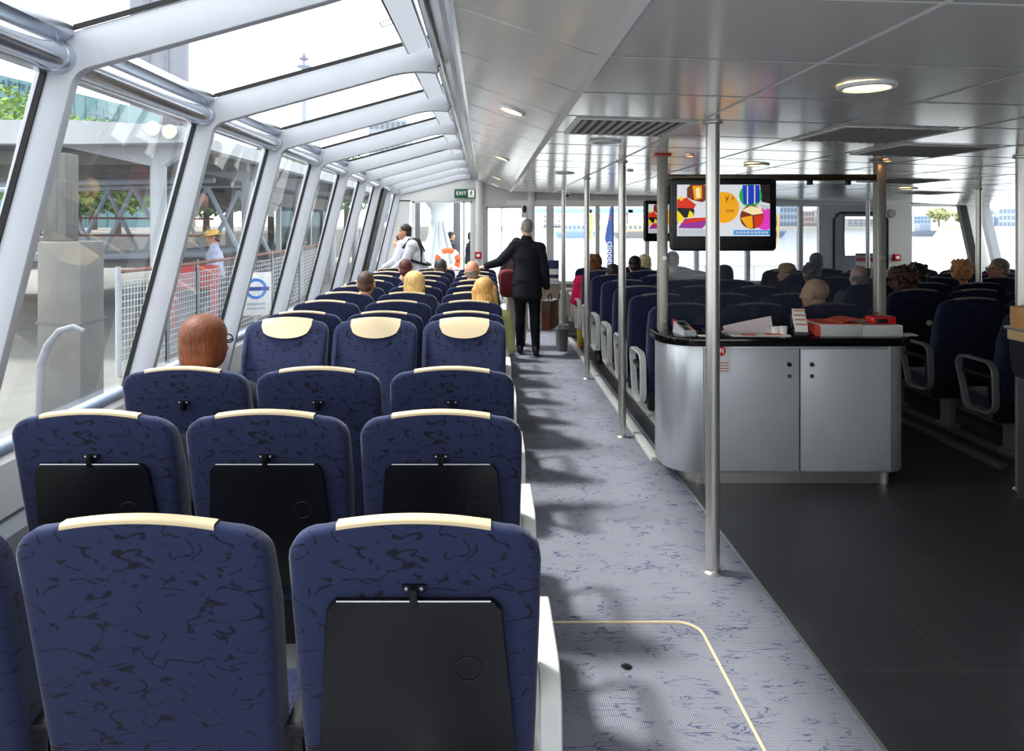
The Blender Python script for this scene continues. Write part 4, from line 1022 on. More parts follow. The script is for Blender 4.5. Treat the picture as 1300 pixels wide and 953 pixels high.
def person(name_label, loc, rz, J, hair, hairc, skinc, topc, legc=(40, 42, 52), yaw=0, pitch=0, roll=0, topname='jacket', voxel=.011, group=None, topgrow=.016, seed=1, sleeves=True, glasses=False, hat=None, curl=.5, shoec=(24, 22, 22), coat=False, hsc=1.0, head_off=(0, 0, 0)):
    t = thing('person', name_label, 'person', loc, rz, group)
    J = {k: ([Vector(q) for q in v] if isinstance(v[0], tuple) else Vector(v)) for k, v in J.items()}
    J['head'] = J['head']+Vector(head_off)
    Rh = Euler((pitch, roll, yaw)).to_matrix()
    P, C, Nk, H = J['pelvis'], J['chest'], J['neck'], J['head']
    def torso(gr):
        up = (C-P).normalized(); ax = (J['sh'][1]-J['sh'][0]).normalized(); f = up.cross(ax); R = Matrix((ax, -f if f.y < 0 else f, up)).transposed() if True else I3
        if R.determinant() < 0: R = Matrix((ax, -R.col[1], up)).transposed()
        out = []
        WX = (.168, .158, .150, .155, .170, .165, .165); DY = (.118, .112, .104, .106, .116, .105, .105)
        for k in range(16):
            q = k/15; pt = P.lerp(C, q); i_ = int(q*5); f_ = q*5-i_
            wx = WX[i_]*(1-f_)+WX[i_+1]*f_; dy = DY[i_]*(1-f_)+DY[i_+1]*f_
            out.append(e(pt, (wx+gr, dy+gr, .085+gr*.4), R))
        for s_ in J['sh']: out.append(c(C.lerp(Nk, .35), s_, .068+gr, .060+gr))
        out.append(c(C.lerp(Nk, .2), Nk, .085+gr*.6, .062+gr*.6))
        return out
    def arms(gr, to=1.0):
        out = []
        for a_, b, w_ in zip(J['sh'], J['el'], J['wr']):
            w2 = b.lerp(w_, to); out += [c(a_, b, .054+gr, .042+gr), c(b, w2, .041+gr, .029+gr*.9)]
        return out
    def legs(gr):
        out = []
        for a_, b, w_ in zip(J['hip'], J['kn'], J['an']): out += [c(a_, b, .086+gr, .058+gr), c(b, b.lerp(w_, .35), .055+gr, .055+gr), c(b.lerp(w_, .35), w_, .055+gr, .036+gr*1.3)]
        out.append(c(J['hip'][0], J['hip'][1], .10+gr, .10+gr))
        return out
    hd = xf(HEAD, Rh*1.0, H)
    hd = [(s_[0], s_[1], s_[2], s_[3]) if s_[0] == 'e' else s_ for s_ in hd]
    body = hd+[c(H+Rh@V(0, -.025, -.06), Nk+V(0, -.005, -.02), .052, .060)]+torso(0)+arms(0)+legs(-.004)
    for k, s_ in ((0, -1), (1, 1)):
        dv = (J['wr'][k]-J['el'][k]).normalized(); nn = J.get('palm%d' % k, V(-s_*.6, .2, -.8))
        if J.get('hd%d' % k) is not None: dv = J['hd%d' % k]
        body += hand_shapes(J['wr'][k], dv, nn, s_, curl)
        an, to = J['an'][k], J['toe'][k]
        body += [c(an+V(0, -.03, -.045), to+V(0, -.02, .005), .034, .028)]
    remesh(body, voxel, 'body', skin_mat(skinc), t)
    if topc:
        tp = torso(topgrow)+arms(topgrow*.8, .97 if sleeves else .0)
        if coat:
            up = (C-P).normalized()
            tp += [e(P-up*(.02+.012*k), (.186+.0009*k, .136+.0005*k, .085), I3) for k in range(16)]
        top = remesh(tp, max(voxel, .011), topname, cloth(topc), t, smooth=6)
    if legc: remesh(legs(.012)+([e(P-V(0, 0, .02), (.165, .125, .11))]), max(voxel, .011), 'trousers', cloth(legc), t)
    sh_ = []
    for k in (0, 1):
        an, to = J['an'][k], J['toe'][k]
        sh_ = [c(an+V(0, -.04, -.048), to+V(0, -.0, .004), .041, .036), c(an+V(0, -.01, -.02), an.lerp(to, .5)+V(0, 0, -.015), .042, .036), c(an+V(0, -.045, -.052), an+V(0, -.02, -.0), .04, .044)]
        remesh(sh_, .011, 'shoe', mat('shoe_%d' % shoec[0], shoec, .4, noise=.08), t)
    if hair: remesh(xf(hair_shapes(hair, seed), Rh*hsc, H), .007, 'hair', hair_mat(hairc), t, smooth=8 if hair == 'bob' else 3)
    mb = MB()
    for s_ in (-1, 1): mb.ball(H+Rh@V(s_*.029, .080, .004), .0125, 10, 8)
    mb.build('eyes', mat('eye_white', (236, 232, 226), .25, noise=.02), t)
    mb = MB()
    for s_ in (-1, 1): mb.ball(H+Rh@V(s_*.029, .0905, .004), (.0055, .003, .0055), 8, 6, Rh)
    mb.build('irises', mat('iris', (60, 44, 32), .2, noise=.1), t)
    remesh(xf([c((-.046, .080, .028), (-.018, .086, .033), .0045, .005), c((.046, .080, .028), (.018, .086, .033), .0045, .005)], Rh, H), .004, 'eyebrows', hair_mat(hairc), t)
    if glasses:
        g_ = MB()
        for s_ in (-1, 1):
            g_.tube([H+Rh@V(s_*.032+.026*math.cos(2*PI*i/14), .100, .004+.019*math.sin(2*PI*i/14)) for i in range(14)], .0035, 6, closed=True)
            g_.tube([H+Rh@V(s_*.058, .098, .008), H+Rh@V(s_*.084, .05, .008), H+Rh@V(s_*.088, -.01, .006)], .0045, 6)
            if glasses == 'dark': g_.ball(H+Rh@V(s_*.032, .098, .004), (.026, .004, .019), 12, 8, Rh)
        g_.build('glasses', M_blk, t)
    if hat:
        hm = mat('hat_%d' % hat[1][0], hat[1], .85, noise=.12, nscale=60)
        mb = MB(); MT = Matrix.Translation(H) @ (Rh.to_4x4())
        if hat[0] == 'cap':
            mb.lathe([(.093, .035), (.092, .07), (.078, .115), (.045, .135), (0, .14)], mtx=MT @ Matrix.Diagonal((.92, 1.12, 1, 1)))
            pr = [MT @ V(.072*math.cos(PI*i/12), .075+.085*math.sin(PI*i/12), .045-.012*math.sin(PI*i/12)) for i in range(13)]
            pl = [MT @ V(.072*math.cos(PI*i/12), .075+.085*math.sin(PI*i/12), .040-.012*math.sin(PI*i/12)) for i in range(13)]
            mb.loft(pr, pl)
        else:
            mb.lathe([(.18, .038), (.15, .048), (.098, .05), (.095, .085), (.075, .12), (.0, .13), (0, .125), (.07, .112), (.09, .05), (.15, .043), (.18, .038)], mtx=MT @ Matrix.Diagonal((.95, 1.1, 1, 1)))
        mb.build('hat', hm, t)
    return t
SK, SK2, SKT = (224, 172, 140), (206, 152, 118), (184, 124, 88)
def sit(px, d, label, hair, hairc, top, skin=SK, x=None, **k):
    xx = X(px, d) if x is None else x
    J = dict(SEATED)
    return person(label, (xx, d+.215, 0), 0, J, hair, hairc, skin, top, **k)
sit(236, 2.90, 'seated woman with short auburn hair and glasses beside the left windows', 'bob', (112, 58, 30), (70, 72, 84), glasses=True, yaw=-.35, voxel=.008, head_off=(0, 0, .045))
sit(455, 6.12, 'seated person with cropped dark brown hair by the left windows', 'crop', (74, 52, 44), (60, 62, 70), skin=SK2, head_off=(.03, 0, .03))
sit(523, 6.12, 'seated person with short blond hair in the middle of the left block', 'bob', (222, 186, 120), (90, 90, 100), seed=3, head_off=(0, 0, .02))
sit(617, 5.45, 'seated woman with long blonde hair and pale green top near the aisle', 'long', (206, 158, 92), (206, 208, 140), topname='cardigan', head_off=(.03, 0, .015), x=-.06, topgrow=.02, roll=-.08)
sit(599, 7.46, 'seated man with thinning grey hair and sunburnt neck on the aisle side', 'fringe', (120, 110, 104), (170, 160, 150), skin=(226, 150, 120), head_off=(0, 0, .05))
sit(507, 8.13, 'seated person with dark red hair near the front of the left block', 'short', (92, 40, 36), (60, 60, 66), head_off=(.05, .0, .03))
sit(558, 8.80, 'seated person with dark grey hair in the middle column far down the left block', 'short', (66, 62, 60), (60, 60, 66), head_off=(0, 0, .0))
# centre block
sit(760, 9.00, 'seated woman with curly brown hair and pink top by the right of the aisle', 'curly', (128, 82, 52), (232, 40, 96), topname='blouse', seed=5, x=1.36, topgrow=.03, legc=(232, 214, 90), shoec=(178, 130, 60), head_off=(0, 0, .045))
sit(776, 8.03, 'seated person with straight dark brown hair directly behind the curly haired woman', 'short', (54, 38, 32), (60, 52, 50), x=1.45, head_off=(.0, 0, -.02))
sit(801, 8.80, 'seated person with black hair behind the second aisle pole', 'short', (26, 24, 26), (40, 40, 46), x=1.86, head_off=(-.0, 0, .04))
sit(821, 9.52, 'seated person with pale blond bobbed hair left of the square post', 'bob', (222, 204, 160), (150, 60, 60), seed=8, hsc=.96, head_off=(.08, 0, .03), x=2.06)
sit(859, 8.80, 'tall dark haired man in navy jacket seated right of the square post', 'short', (40, 40, 46), (36, 44, 64), x=2.34, skin=SK2, head_off=(0, 0, .095))
sit(929, 7.30, 'seated person with short dark hair just right of the thick steel pole', 'bob', (44, 38, 36), (60, 60, 60), x=2.50, seed=9, hsc=.9, head_off=(0, 0, .02))
sit(1052, 5.13, 'man with shaved head turned to the left seated behind the counter', None, (120, 90, 70), (44, 48, 60), skin=(252, 196, 152), x=2.50, yaw=.75, voxel=.008, head_off=(-.03, .02, .035))
# right block
sit(995, 8.38, 'person wearing a tan peaked cap in the right block', 'short', (110, 90, 70), (60, 60, 70), x=3.62, hat=('cap', (204, 172, 122)), yaw=1.2, head_off=(0, 0, -.045))
sit(1020, 7.66, 'seated person with wavy grey hair left of the paler grey haired person', 'curly', (120, 116, 110), (50, 54, 64), x=3.45+.13, seed=11, hsc=.88, head_off=(0, 0, .015))
sit(1040, 9.10, 'seated person with straight grey hair further back in the right block', 'short', (112, 110, 106), (50, 54, 64), x=4.25, hsc=1.03, head_off=(.05, 0, .06))
sit(1099, 6.95, 'bald man with pinkish scalp and grey jacket in the right block', 'fringe', (150, 140, 136), (96, 100, 108), skin=(250, 200, 180), x=3.74, topgrow=.024, head_off=(0, 0, .03))
sit(1132, 7.66, 'seated person with blond hair partly behind the right square post', 'bob', (214, 184, 128), (70, 66, 60), x=4.33, seed=12, hsc=.85, head_off=(.0, 0, .0))
sit(1160, 6.24, 'seated woman with thick dark brown hair right of the right square post', 'curly', (70, 44, 32), (40, 36, 40), x=3.76, seed=13, hsc=1.1, head_off=(0, 0, .05))
sit(1176, 7.0, 'seated person with black hair behind the dark brown haired woman', 'curly', (40, 32, 30), (40, 40, 44), x=4.36, seed=14, hsc=.9, head_off=(0, 0, .055))
sit(1231, 7.66, 'seated woman with big curly strawberry blonde hair behind the steel pole', 'curly', (198, 138, 88), (50, 50, 60), x=5.24, seed=15, head_off=(-.0, 0, .045))
sit(1279, 7.66, 'grey haired man in dark sunglasses seen in profile at the right edge', 'short', (120, 116, 112), (44, 48, 58), skin=(208, 150, 126), x=5.66, yaw=1.25, glasses='dark', head_off=(0, 0, .06))

# standing man in the dark suit, walking away, left hand on a seat back, case in his right hand
MJ = dict(pelvis=(0, 0, .97), chest=(0, .02, 1.34), neck=(-.005, .03, 1.50), head=(.0, .05, 1.652),
          sh=((-.165, .015, 1.395), (.165, .015, 1.38)), el=((-.36, .06, 1.20), (.225, -.02, 1.13)), wr=((-.525, .0, 1.155), (.255, .03, .875)),
          hip=((-.09, 0, .93), (.09, 0, .93)), kn=((-.085, .06, .52), (.10, .02, .51)), an=((-.085, .10, .10), (.11, -.07, .10)), toe=((-.09, .25, .035), (.12, .08, .035)),
          palm0=(0, .3, -1), palm1=(-1, 0, 0), hd1=(0.02, .05, -1), hd0=(-.9, .25, -.25))
person('standing grey haired man in a black suit walking away with a brown case', (.50, 9.16, 0), 0, MJ, 'crop', (150, 148, 146), SK, (34, 35, 40), (30, 30, 35), topname='suit_jacket', voxel=.008, coat=True, yaw=.25, curl=.75, topgrow=.027)
# his case
t = thing('briefcase', 'reddish brown leather briefcase held by the man in the black suit', 'briefcase', (.80, 9.20, .345), -.35)
MB().prism([(-.21, 0), (.21, 0), (.18, .36), (-.18, .36)], -.06, .06, 'X', bev=.02, seg=3).build('case', mat('brown_leather', (96, 44, 30), .4, noise=.2, nscale=12), t)
MB().prism([(-.206, .22), (.206, .22), (.185, .37), (-.185, .37)], -.064, .064, 'X', bev=.015, seg=3).build('flap', mat('dark_leather', (60, 28, 22), .4, noise=.2, nscale=12), t)
MB().tube([(0, -.07, .36), (0, -.06, .42), (0, -.03, .445), (0, .03, .445), (0, .06, .42), (0, .07, .36)], .009, 8).build('handle', M_blkm, t)
# second walker just ahead of him
WJ = dict(MJ); WJ.update(el=((-.25, -.0, 1.15), (.25, .0, 1.15)), wr=((-.24, .10, .92), (.24, .10, .92)), hd0=(0, .1, -1), hd1=(0, .1, -1), palm0=(1, 0, 0), palm1=(-1, 0, 0), an=((-.09, -.06, .10), (.10, .10, .10)), toe=((-.10, .09, .035), (.11, .25, .035)))
WJ = {k: (tuple(tuple(v_*.84 for v_ in q) for q in v) if isinstance(v[0], tuple) else (tuple(v_*.84 for v_ in v) if not k.startswith(('hd', 'palm')) else v)) for k, v in WJ.items()}
person('person in pale beige trousers walking just ahead of the suited man', (.395, 9.86, .0), 0, WJ, 'short', (60, 46, 40), SK, (52, 40, 46), (226, 220, 206), topname='jacket', voxel=.011)
t = thing('red_rucksack', 'dark red rucksack on the back of the person ahead of the suited man', 'rucksack', (.27, 9.68, .70), 0)
MB().prism(rrect(-.12, .12, 0, .38, .08), -.07, .07, 'Y', bev=.04, seg=3).build('bag', mat('bag_dark_red', (110, 24, 34), .7, noise=.15), t)
MB().tube([(-.07, .07, .40), (-.07, .14, .36), (-.07, .14, .1), (-.07, .07, .04)], .012, 8).tube([(.07, .07, .40), (.07, .14, .36), (.07, .14, .1), (.07, .07, .04)], .012, 8).build('shoulder_straps', M_blkm, t)
# two crew members at the left front
CJ = dict(pelvis=(.0, 0, .98), chest=(-.10, .04, 1.30), neck=(-.18, .06, 1.44), head=(-.235, .09, 1.575),
          sh=((-.14, .21, 1.38), (-.10, -.15, 1.38)), el=((-.22, .26, 1.13), (-.20, -.20, 1.14)), wr=((-.38, .20, 1.01), (-.38, -.14, 1.03)),
          hip=((0, .09, .93), (0, -.09, .93)), kn=((-.03, .10, .52), (-.03, -.10, .52)), an=((.02, .10, .10), (.02, -.12, .10)), toe=((-.13, .10, .035), (-.13, -.12, .035)))
p = person('crewman in white shirt with black lifejacket harness bending to the left by the front door', (X(533, 10.5), 10.5, 0), 0, CJ, 'short', (38, 32, 32), SK2, (232, 232, 238), (34, 36, 44), topname='shirt', yaw=1.45, pitch=.0, roll=0, voxel=.009, topgrow=.03)
mb = MB()
def band(pts, r=.016): mb.tube(pts, 0, flat=None, seg=8) if False else mb.tube(pts, r, 8)
band([(.06+.17*math.cos(a_)-.075, .02+.21*math.sin(a_), 1.14-.05*math.cos(a_)) for a_ in [2*PI*i/20 for i in range(21)]], .02)
band([(-.02, .12, 1.14), (.05, .10, 1.30), (-.02, .11, 1.46), (-.14, .12, 1.48), (-.24, .1, 1.36)], .02)
band([(.03, -.12, 1.14), (.04, -.12, 1.30), (-.02, -.10, 1.45), (-.14, -.12, 1.47), (-.24, -.12, 1.34)], .02)
mb.build('lifejacket_harness', M_blkm, p)
CJ2 = {k: v for k, v in CJ.items()}
person('second crew member in white shirt half hidden behind the bending crewman', (X(519, 10.9), 11.0, 0), 0, {**CJ2, 'head': (-.16, .09, 1.42), 'neck': (-.15, .06, 1.30), 'chest': (-.08, .03, 1.18)}, 'short', (60, 46, 40), SK, (228, 230, 238), (34, 36, 44), topname='shirt', yaw=1.45, voxel=.011, topgrow=.02)
# luggage near the front of the centre block
t = thing('pale_rucksack', 'pale grey rucksack leaning at the front of the centre block beside the aisle pole', 'rucksack', (1.22, 10.75, 0))
MB().prism(rrect(-.14, .16, .0, .72, .10), -.12, .12, 'Y', bev=.06, seg=3).build('bag', mat('bag_grey', (176, 172, 162), .8, noise=.15), t)
MB().prism(rrect(-.10, .12, .08, .34, .05), -.19, -.11, 'Y', bev=.03, seg=3).build('front_pocket', mat('bag_grey_dark', (120, 118, 112), .8, noise=.15), t)
MB().tube([(-.13, -.05, .66), (-.19, -.08, .5), (-.17, -.06, .2)], .014, 8).build('strap', M_blkm, t)

# ------------------------------------------------------------------ outside
M_water = mat('river_water', (206, 210, 212), .12, spec=.6, noise=.04, nscale=.6, bump=.6)
ow = MB().quad((-500, -60, -1.3), (900, -60, -1.3), (900, 420, -1.3), (-500, 420, -1.3)).build('river_water', M_water, smooth=False); tag(ow, 'bright pale river water around the boat', 'water', kind='stuff')
o = MB().bb(-1.7, 7.6, 11.6, 15.5, -.4, -.05).build('bow_deck', M_white, smooth=False); struct(o, 'white bow deck in front of the cabin')
# pontoon
M_conc = mat('concrete', (128, 126, 122), .85, noise=.14, nscale=4, bump=.3)
M_pont = mat('pontoon_deck', (134, 133, 128), .85, noise=.1, nscale=3)
o = MB().bb(-16, -2.6, -4, 34, -.5, .10).build('pontoon', M_pont, smooth=False); struct(o, 'pale concrete deck of the floating pier')
# pier shelter
M_soff = mat('shelter_soffit', (88, 88, 90), .8, noise=.08)
M_pwhite = mat('pier_white', (176, 180, 186), .5, noise=.04, nscale=3)
t = thing('pier_shelter', 'long grey and white pier shelter roof standing on white columns', 'shelter', (0, 0, 0))
def roofsec(d): return [(-3.75, d, 2.70), (-3.75, d, 2.92), (-4.6, d, 2.98), (-11, d, 2.95), (-11, d, 2.55)]
MB().loft([(-3.75, 8.7, 2.70), (-3.75, 8.7, 2.90), (-5.2, 8.7, 2.98), (-11, 8.7, 2.96), (-11, 8.7, 2.72), (-5.0, 8.7, 2.68)], [(-3.75, 8.9, 2.70), (-3.75, 8.9, 2.90), (-5.2, 8.9, 2.98), (-11, 8.9, 2.96), (-11, 8.9, 2.72), (-5.0, 8.9, 2.68)]).build('end_fascia', M_pwhite, t, smooth=False)
MB().bb(-3.95, -3.75, 8.9, 30, 2.70, 2.90).build('side_fascia', M_pwhite, t, smooth=False)
MB().bb(-11, -3.95, 8.9, 30, 2.74, 2.88).build('roof_slab', M_soff, t, smooth=False)
for y in (10.2, 11.6, 13.2, 16, 19, 22, 25): MB().bb(-11, -3.95, y, y+.14, 2.56, 2.74).build('soffit_beam', M_conc, t, smooth=False)
for y in (9.2, 12.6, 16.0, 19.4, 22.8, 26.2):
    MB().cyl((-4.28, y, .1), (-4.28, y, 2.6), .10, seg=16).build('column', M_pwhite, t)
    MB().loft([(-4.38, y-.08, 2.45), (-4.18, y-.08, 2.45), (-4.18, y+.08, 2.45), (-4.38, y+.08, 2.45)], [(-5.6, y-.08, 2.72), (-3.8, y-.08, 2.72), (-3.8, y+.08, 2.72), (-5.6, y+.08, 2.72)]).build('column_head', M_pwhite, t, smooth=False)
for y in (11.0, 13.9, 17.8, 21.2): MB().bb(-6.6, -6.45, y, y+.15, .1, 2.74).build('rear_post', M_conc, t, smooth=False)
for k, (px, pyy) in enumerate(((192.5, 163), (214.5, 167))):
    t = thing('floodlight', ('left round white floodlight on the pier shelter fascia', 'right round white floodlight on the pier shelter fascia')[k], 'floodlight', at(px, pyy, 8.6), 0, 'floodlights on the pier shelter')
    R_ = Matrix.Rotation(PI/2, 4, 'X')
    MB().lathe([(0, .0), (.085, .0), (.09, -.02), (.06, -.09), (0, -.10)], mtx=R_).build('housing', M_white, t)
    MB().lathe([(0, .006), (.06, .004), (.07, .001)], mtx=R_).build('lens', mat('flood_lens', (236, 226, 196), .3, noise=.02), t)
    MB().cyl((0, .09, 0), (0, .12, 0), .02).build('bracket', M_white, t)
# mooring pile and reflection arc
t = thing('mooring_pile', 'weathered grey concrete mooring pile, thicker below, standing beside the boat', 'pile', (X(91, 5.6), 5.6, 0))
MB().bb(-.17, .17, -.17, .17, -1.6, Z(306, 5.6), bev=.02).bb(-.175, .175, -.175, .175, .93, .95).build('lower_block', M_conc, t)
MB().bb(-.15, .03, -.13, .05, Z(306, 5.6), Z(196, 5.6), bev=.012).build('upper_post', mat('weathered_post', (112, 110, 108), .85, noise=.2, nscale=10, stretch=(4, 4, .4)), t)
t = thing('reflection_arc', 'pale curved stand-in for a seat reflection, an arm beside the concrete pile', 'reflection', (X(66, 4.9), 4.9, .1))  # added solid arc standing in for a seat's reflection in the window
MB().tube([(-.09, 0, 0), (-.08, 0, .62), (-.03, 0, .76), (.05, 0, .86), (.15, 0, .89), (.22, 0, .86)], [.035, .03, .026, .023, .02, .014], 12).build('arm', mat('arc_grey', (150, 154, 160), .5, noise=.05), t)
# gangway truss
t = thing('gangway', 'white tubular truss gangway rising behind the pier shelter', 'gangway', (0, 0, 0))
M_gw = mat('gangway_white', (186, 198, 214), .45, noise=.03)
y = 14.5
for yy in (14.5, 16.3):
    xa, xb = -14, -5.6
    MB().tube([(xa, yy, Z(335, 14.5)), (xb, yy, Z(322, 14.5))], .07, 8).build('chord', M_gw, t)
    MB().tube([(xa, yy, Z(238, 14.5)), (xb, yy, Z(228, 14.5))], .07, 8).build('chord', M_gw, t)
    k = 0; x = xa
    while x < xb-.8:
        for a, b in (((x, .88), (x+.75, 2.45)), ((x+.75, 2.45), (x+1.5, .95))): MB().tube([(a[0], yy, a[1]), (b[0], yy, b[1])], .05, 8).build('brace', M_gw, t)
        x += 1.5
MB().bb(-14, -5.6, 14.5, 16.3, .80, .9).build('walkway', M_conc, t, smooth=False)
for z in (1.45, 1.8): MB().tube([(-14, 14.45, z+.05), (-5.6, 14.45, z)], .025, 6).build('handrail', mat('rail_brown', (140, 92, 80), .6, noise=.05), t)
# pier mesh fence panels
M_mesh = mat('fence_grey', (190, 196, 202), .5, .2, noise=.04)
fp = [(X(a, b), b) for a, b in ((150, 7.4), (212, 8.2), (250, 9.0), (300, 10.4), (345, 12.2), (380, 14.5), (405, 17.5))]
for k, (p0, p1) in enumerate(zip(fp, fp[1:])):
    t = thing('mesh_fence_panel', 'grey wire mesh fence panel on the pier, %s along from the concrete pile' % ORD[k], 'fence', (0, 0, .1), 0, 'mesh fence panels on the pier')
    p0 = Vector((*p0, 0)); p1 = Vector((*p1, 0))
    for q in (p0, p1): MB().cyl(q, q+V(0, 0, 1.15), .028, seg=10).build('post', M_mesh, t)
    MB().tube([p0+V(0, 0, 1.1), p1+V(0, 0, 1.1)], .022, 8).build('top_rail', mat('rail_brown', (140, 92, 80), .6), t)
    mb = MB(); n = 16
    for i in range(1, n): q = p0.lerp(p1, i/n); mb.tube([q+V(0, 0, .08), q+V(0, 0, 1.0)], .006, 4)
    for i in range(14): mb.tube([p0+V(0, 0, .08+.07*i), p1+V(0, 0, .08+.07*i)], .006, 4)
    mb.build('wire_mesh', M_mesh, t)
# roundel sign
t = thing('roundel_sign', 'white pier notice with blue ring and bar emblem', 'sign', at(325, 372, 9.6), .35)
MB().bb(-.20, .20, -.01, .01, -.30, .28, bev=.004).build('board', M_white, t)
M_rb = mat('roundel_blue', (60, 130, 214), .5, noise=.03)
mb = MB()
N_ = 40
for i in range(N_):
    a0, a1 = 2*PI*i/N_, 2*PI*(i+1)/N_
    mb.quad(*[(r_*math.cos(a_), -.0125, .06+r_*math.sin(a_)) for r_, a_ in ((.10, a0), (.10, a1), (.14, a1), (.14, a0))])
mb.build('ring', M_rb, t, smooth=False)
MB().bb(-.17, .17, -.0145, -.0128, .035, .085).build('bar', mat('roundel_bar', (40, 70, 160), .5, noise=.03), t, smooth=False)
for k in range(2): MB().bb(-.12, .12, -.0125, -.0105, -.16-.06*k, -.13-.06*k).build('print_line', mat('print_grey', (170, 180, 200), .6), t, smooth=False)
MB().cyl((0, .03, -1.0), (0, .03, .28), .025).build('post', M_mesh, t)
# red lifebuoy box / bench on the pier and a waiting visitor
t = thing('red_barrier', 'red plastic barrier on the pier beside the visitor in the straw hat', 'barrier', (X(247, 10.6), 10.6, .1), .2)
MB().bb(-.35, .35, -.08, .08, .62, .98, bev=.03).build('panel', mat('barrier_red', (196, 66, 66), .5, noise=.06), t)
for x in (-.28, .28): MB().bb(x-.03, x+.03, -.12, .12, 0, .64, bev=.01).build('foot', mat('barrier_red', (196, 66, 66)), t)
person('visitor on the pier in a straw hat and pale blue shirt', (X(274, 10.9), 10.9, .1), PI*.6, WJ, 'short', (70, 50, 40), SK2, (186, 196, 226), (70, 74, 90), topname='shirt', hat=('straw', (236, 196, 112)), pitch=-.15)
person('person in dark clothes standing on the pier beyond the glazed door, right one', (X(597, 17), 17.0, -.0), -1.2, WJ, 'short', (40, 34, 32), SK2, (40, 44, 56), (50, 54, 70))
person('person in dark clothes standing on the pier beyond the glazed door, left one', (X(571, 18), 18.0, -.0), -1.0, WJ, 'short', (34, 30, 30), SK2, (60, 64, 76), (50, 54, 70))
o = MB().bb(-5.0, 1.2, 15.7, 24, -.5, -.0).build('landing_stage', M_pont, smooth=False); struct(o, 'pale landing stage ahead of the bow')
# trees behind
M_leaf = mat('leaf_green', (112, 142, 62), .8, noise=.5, nscale=3)
M_leaf2 = mat('leaf_dark', (84, 112, 58), .8, noise=.5, nscale=3)
M_bark = mat('bark', (96, 82, 66), .9, noise=.2)
def tree(loc, r, h, m, label, seed, n=2600, leaf=.2, cat='tree'):
    rnd = random.Random(seed)
    t = thing('tree', label, cat, loc, 0, 'leafy trees behind the pier')
    mb = MB()
    for i in range(n):
        v = Vector((rnd.gauss(0, 1), rnd.gauss(0, 1), rnd.gauss(0, 1))).normalized()*(rnd.random()**.45)
        p = Vector((v.x*r*(1+.2*math.sin(5*v.z)), v.y*r, h*.62+v.z*h*.40))
        a = Vector((rnd.gauss(0, 1), rnd.gauss(0, 1), rnd.gauss(0, 1))).normalized()*leaf*rnd.uniform(.6, 1.2); b = a.orthogonal().normalized()*leaf*.6
        mb.quad(p-a, p-b, p+a, p+b)
    mb.build('crown', m, t, smooth=False)
    mb = MB(); mb.cyl((0, 0, 0), (0, 0, h*.6), r*.08, r*.04, 8)
    for k in range(4): mb.cyl((0, 0, h*.4), (r*.5*math.cos(k*1.6), r*.5*math.sin(k*1.6), h*.72), r*.035, r*.015, 6)
    mb.build('trunk', M_bark, t)
o = MB().bb(-160, -11.8, 40, 140, -1.6, 1.2).bb(-160, -16.5, 22, 40, -1.6, 1.2).build('river_bank', M_conc, smooth=False); struct(o, 'pale embankment behind the pier')
tree((X(14, 38), 38, 1.2), 3.6, 7.7, M_leaf, 'bright green leafy tree under the teal building, far left', 1)
tree((X(118, 60), 60, 1.2), 4.6, 9.4, M_leaf, 'yellow green treetop above the shelter roof', 2)
tree((X(-60, 46), 46, 1.2), 4.2, 8.5, M_leaf2, 'darker green tree at the left edge of the photo', 3)
tree((X(100, 31), 31, 1.2), 2.0, 4.0, M_leaf2, 'low green tree seen under the shelter roof behind the white truss', 4)
tree((X(150, 35), 35, 1.2), 2.0, 4.4, M_leaf, 'small green tree under the shelter roof left of the white column', 5)
tree((X(262, 44), 44, 1.2), 3.0, 4.2, M_leaf2, 'green tree seen through the third side window under the shelter', 6)
t = thing('waiting_hut', 'grey glazed waiting hut under the far part of the pier shelter', 'hut', (0, 0, .1))
MB().bb(-8.6, -5.4, 18.4, 25, 0, .9).bb(-8.6, -5.4, 18.4, 25, 2.05, 2.4).build('walls', M_conc, t, smooth=False)
for y_ in (18.4, 20.0, 21.6, 23.2, 24.9): MB().bb(-5.52, -5.4, y_, y_+.1, .9, 2.05).build('post', M_mesh, t, smooth=False)
MB().bb(-5.46, -5.44, 18.5, 24.9, .9, 2.05).build('glazing', glass_mat('hut_glass', (150, 165, 168), .05), t, smooth=False)
tree((X(330, 52), 52, 1.2), 3.4, 6.0, M_leaf2, 'dark green tree seen through the fourth side window', 7)
tree((X(392, 58), 58, 1.2), 3.6, 6.4, M_leaf, 'light green tree seen through the fifth side window', 8)
tree((X(440, 66), 66, 1.2), 3.6, 7.0, M_leaf2, 'dark green tree seen through the sixth side window', 9)
# buildings behind
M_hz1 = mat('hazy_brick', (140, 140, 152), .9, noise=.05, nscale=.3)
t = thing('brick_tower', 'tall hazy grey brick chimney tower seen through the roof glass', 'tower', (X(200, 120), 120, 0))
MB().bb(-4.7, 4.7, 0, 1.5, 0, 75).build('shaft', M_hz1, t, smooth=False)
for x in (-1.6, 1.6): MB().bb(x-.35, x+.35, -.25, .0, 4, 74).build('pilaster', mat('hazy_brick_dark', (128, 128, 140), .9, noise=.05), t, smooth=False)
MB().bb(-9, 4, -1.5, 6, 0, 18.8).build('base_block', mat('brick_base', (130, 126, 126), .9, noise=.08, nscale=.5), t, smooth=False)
t = thing('teal_building', 'long pale teal panelled building with dark lettering along its top', 'building', (0, 95, 0))
zt_ = lambda px: Z(96+(px)*.20, 95)
M_teal = mat('teal_panels', (104, 142, 148), .6, noise=.05, nscale=.4)
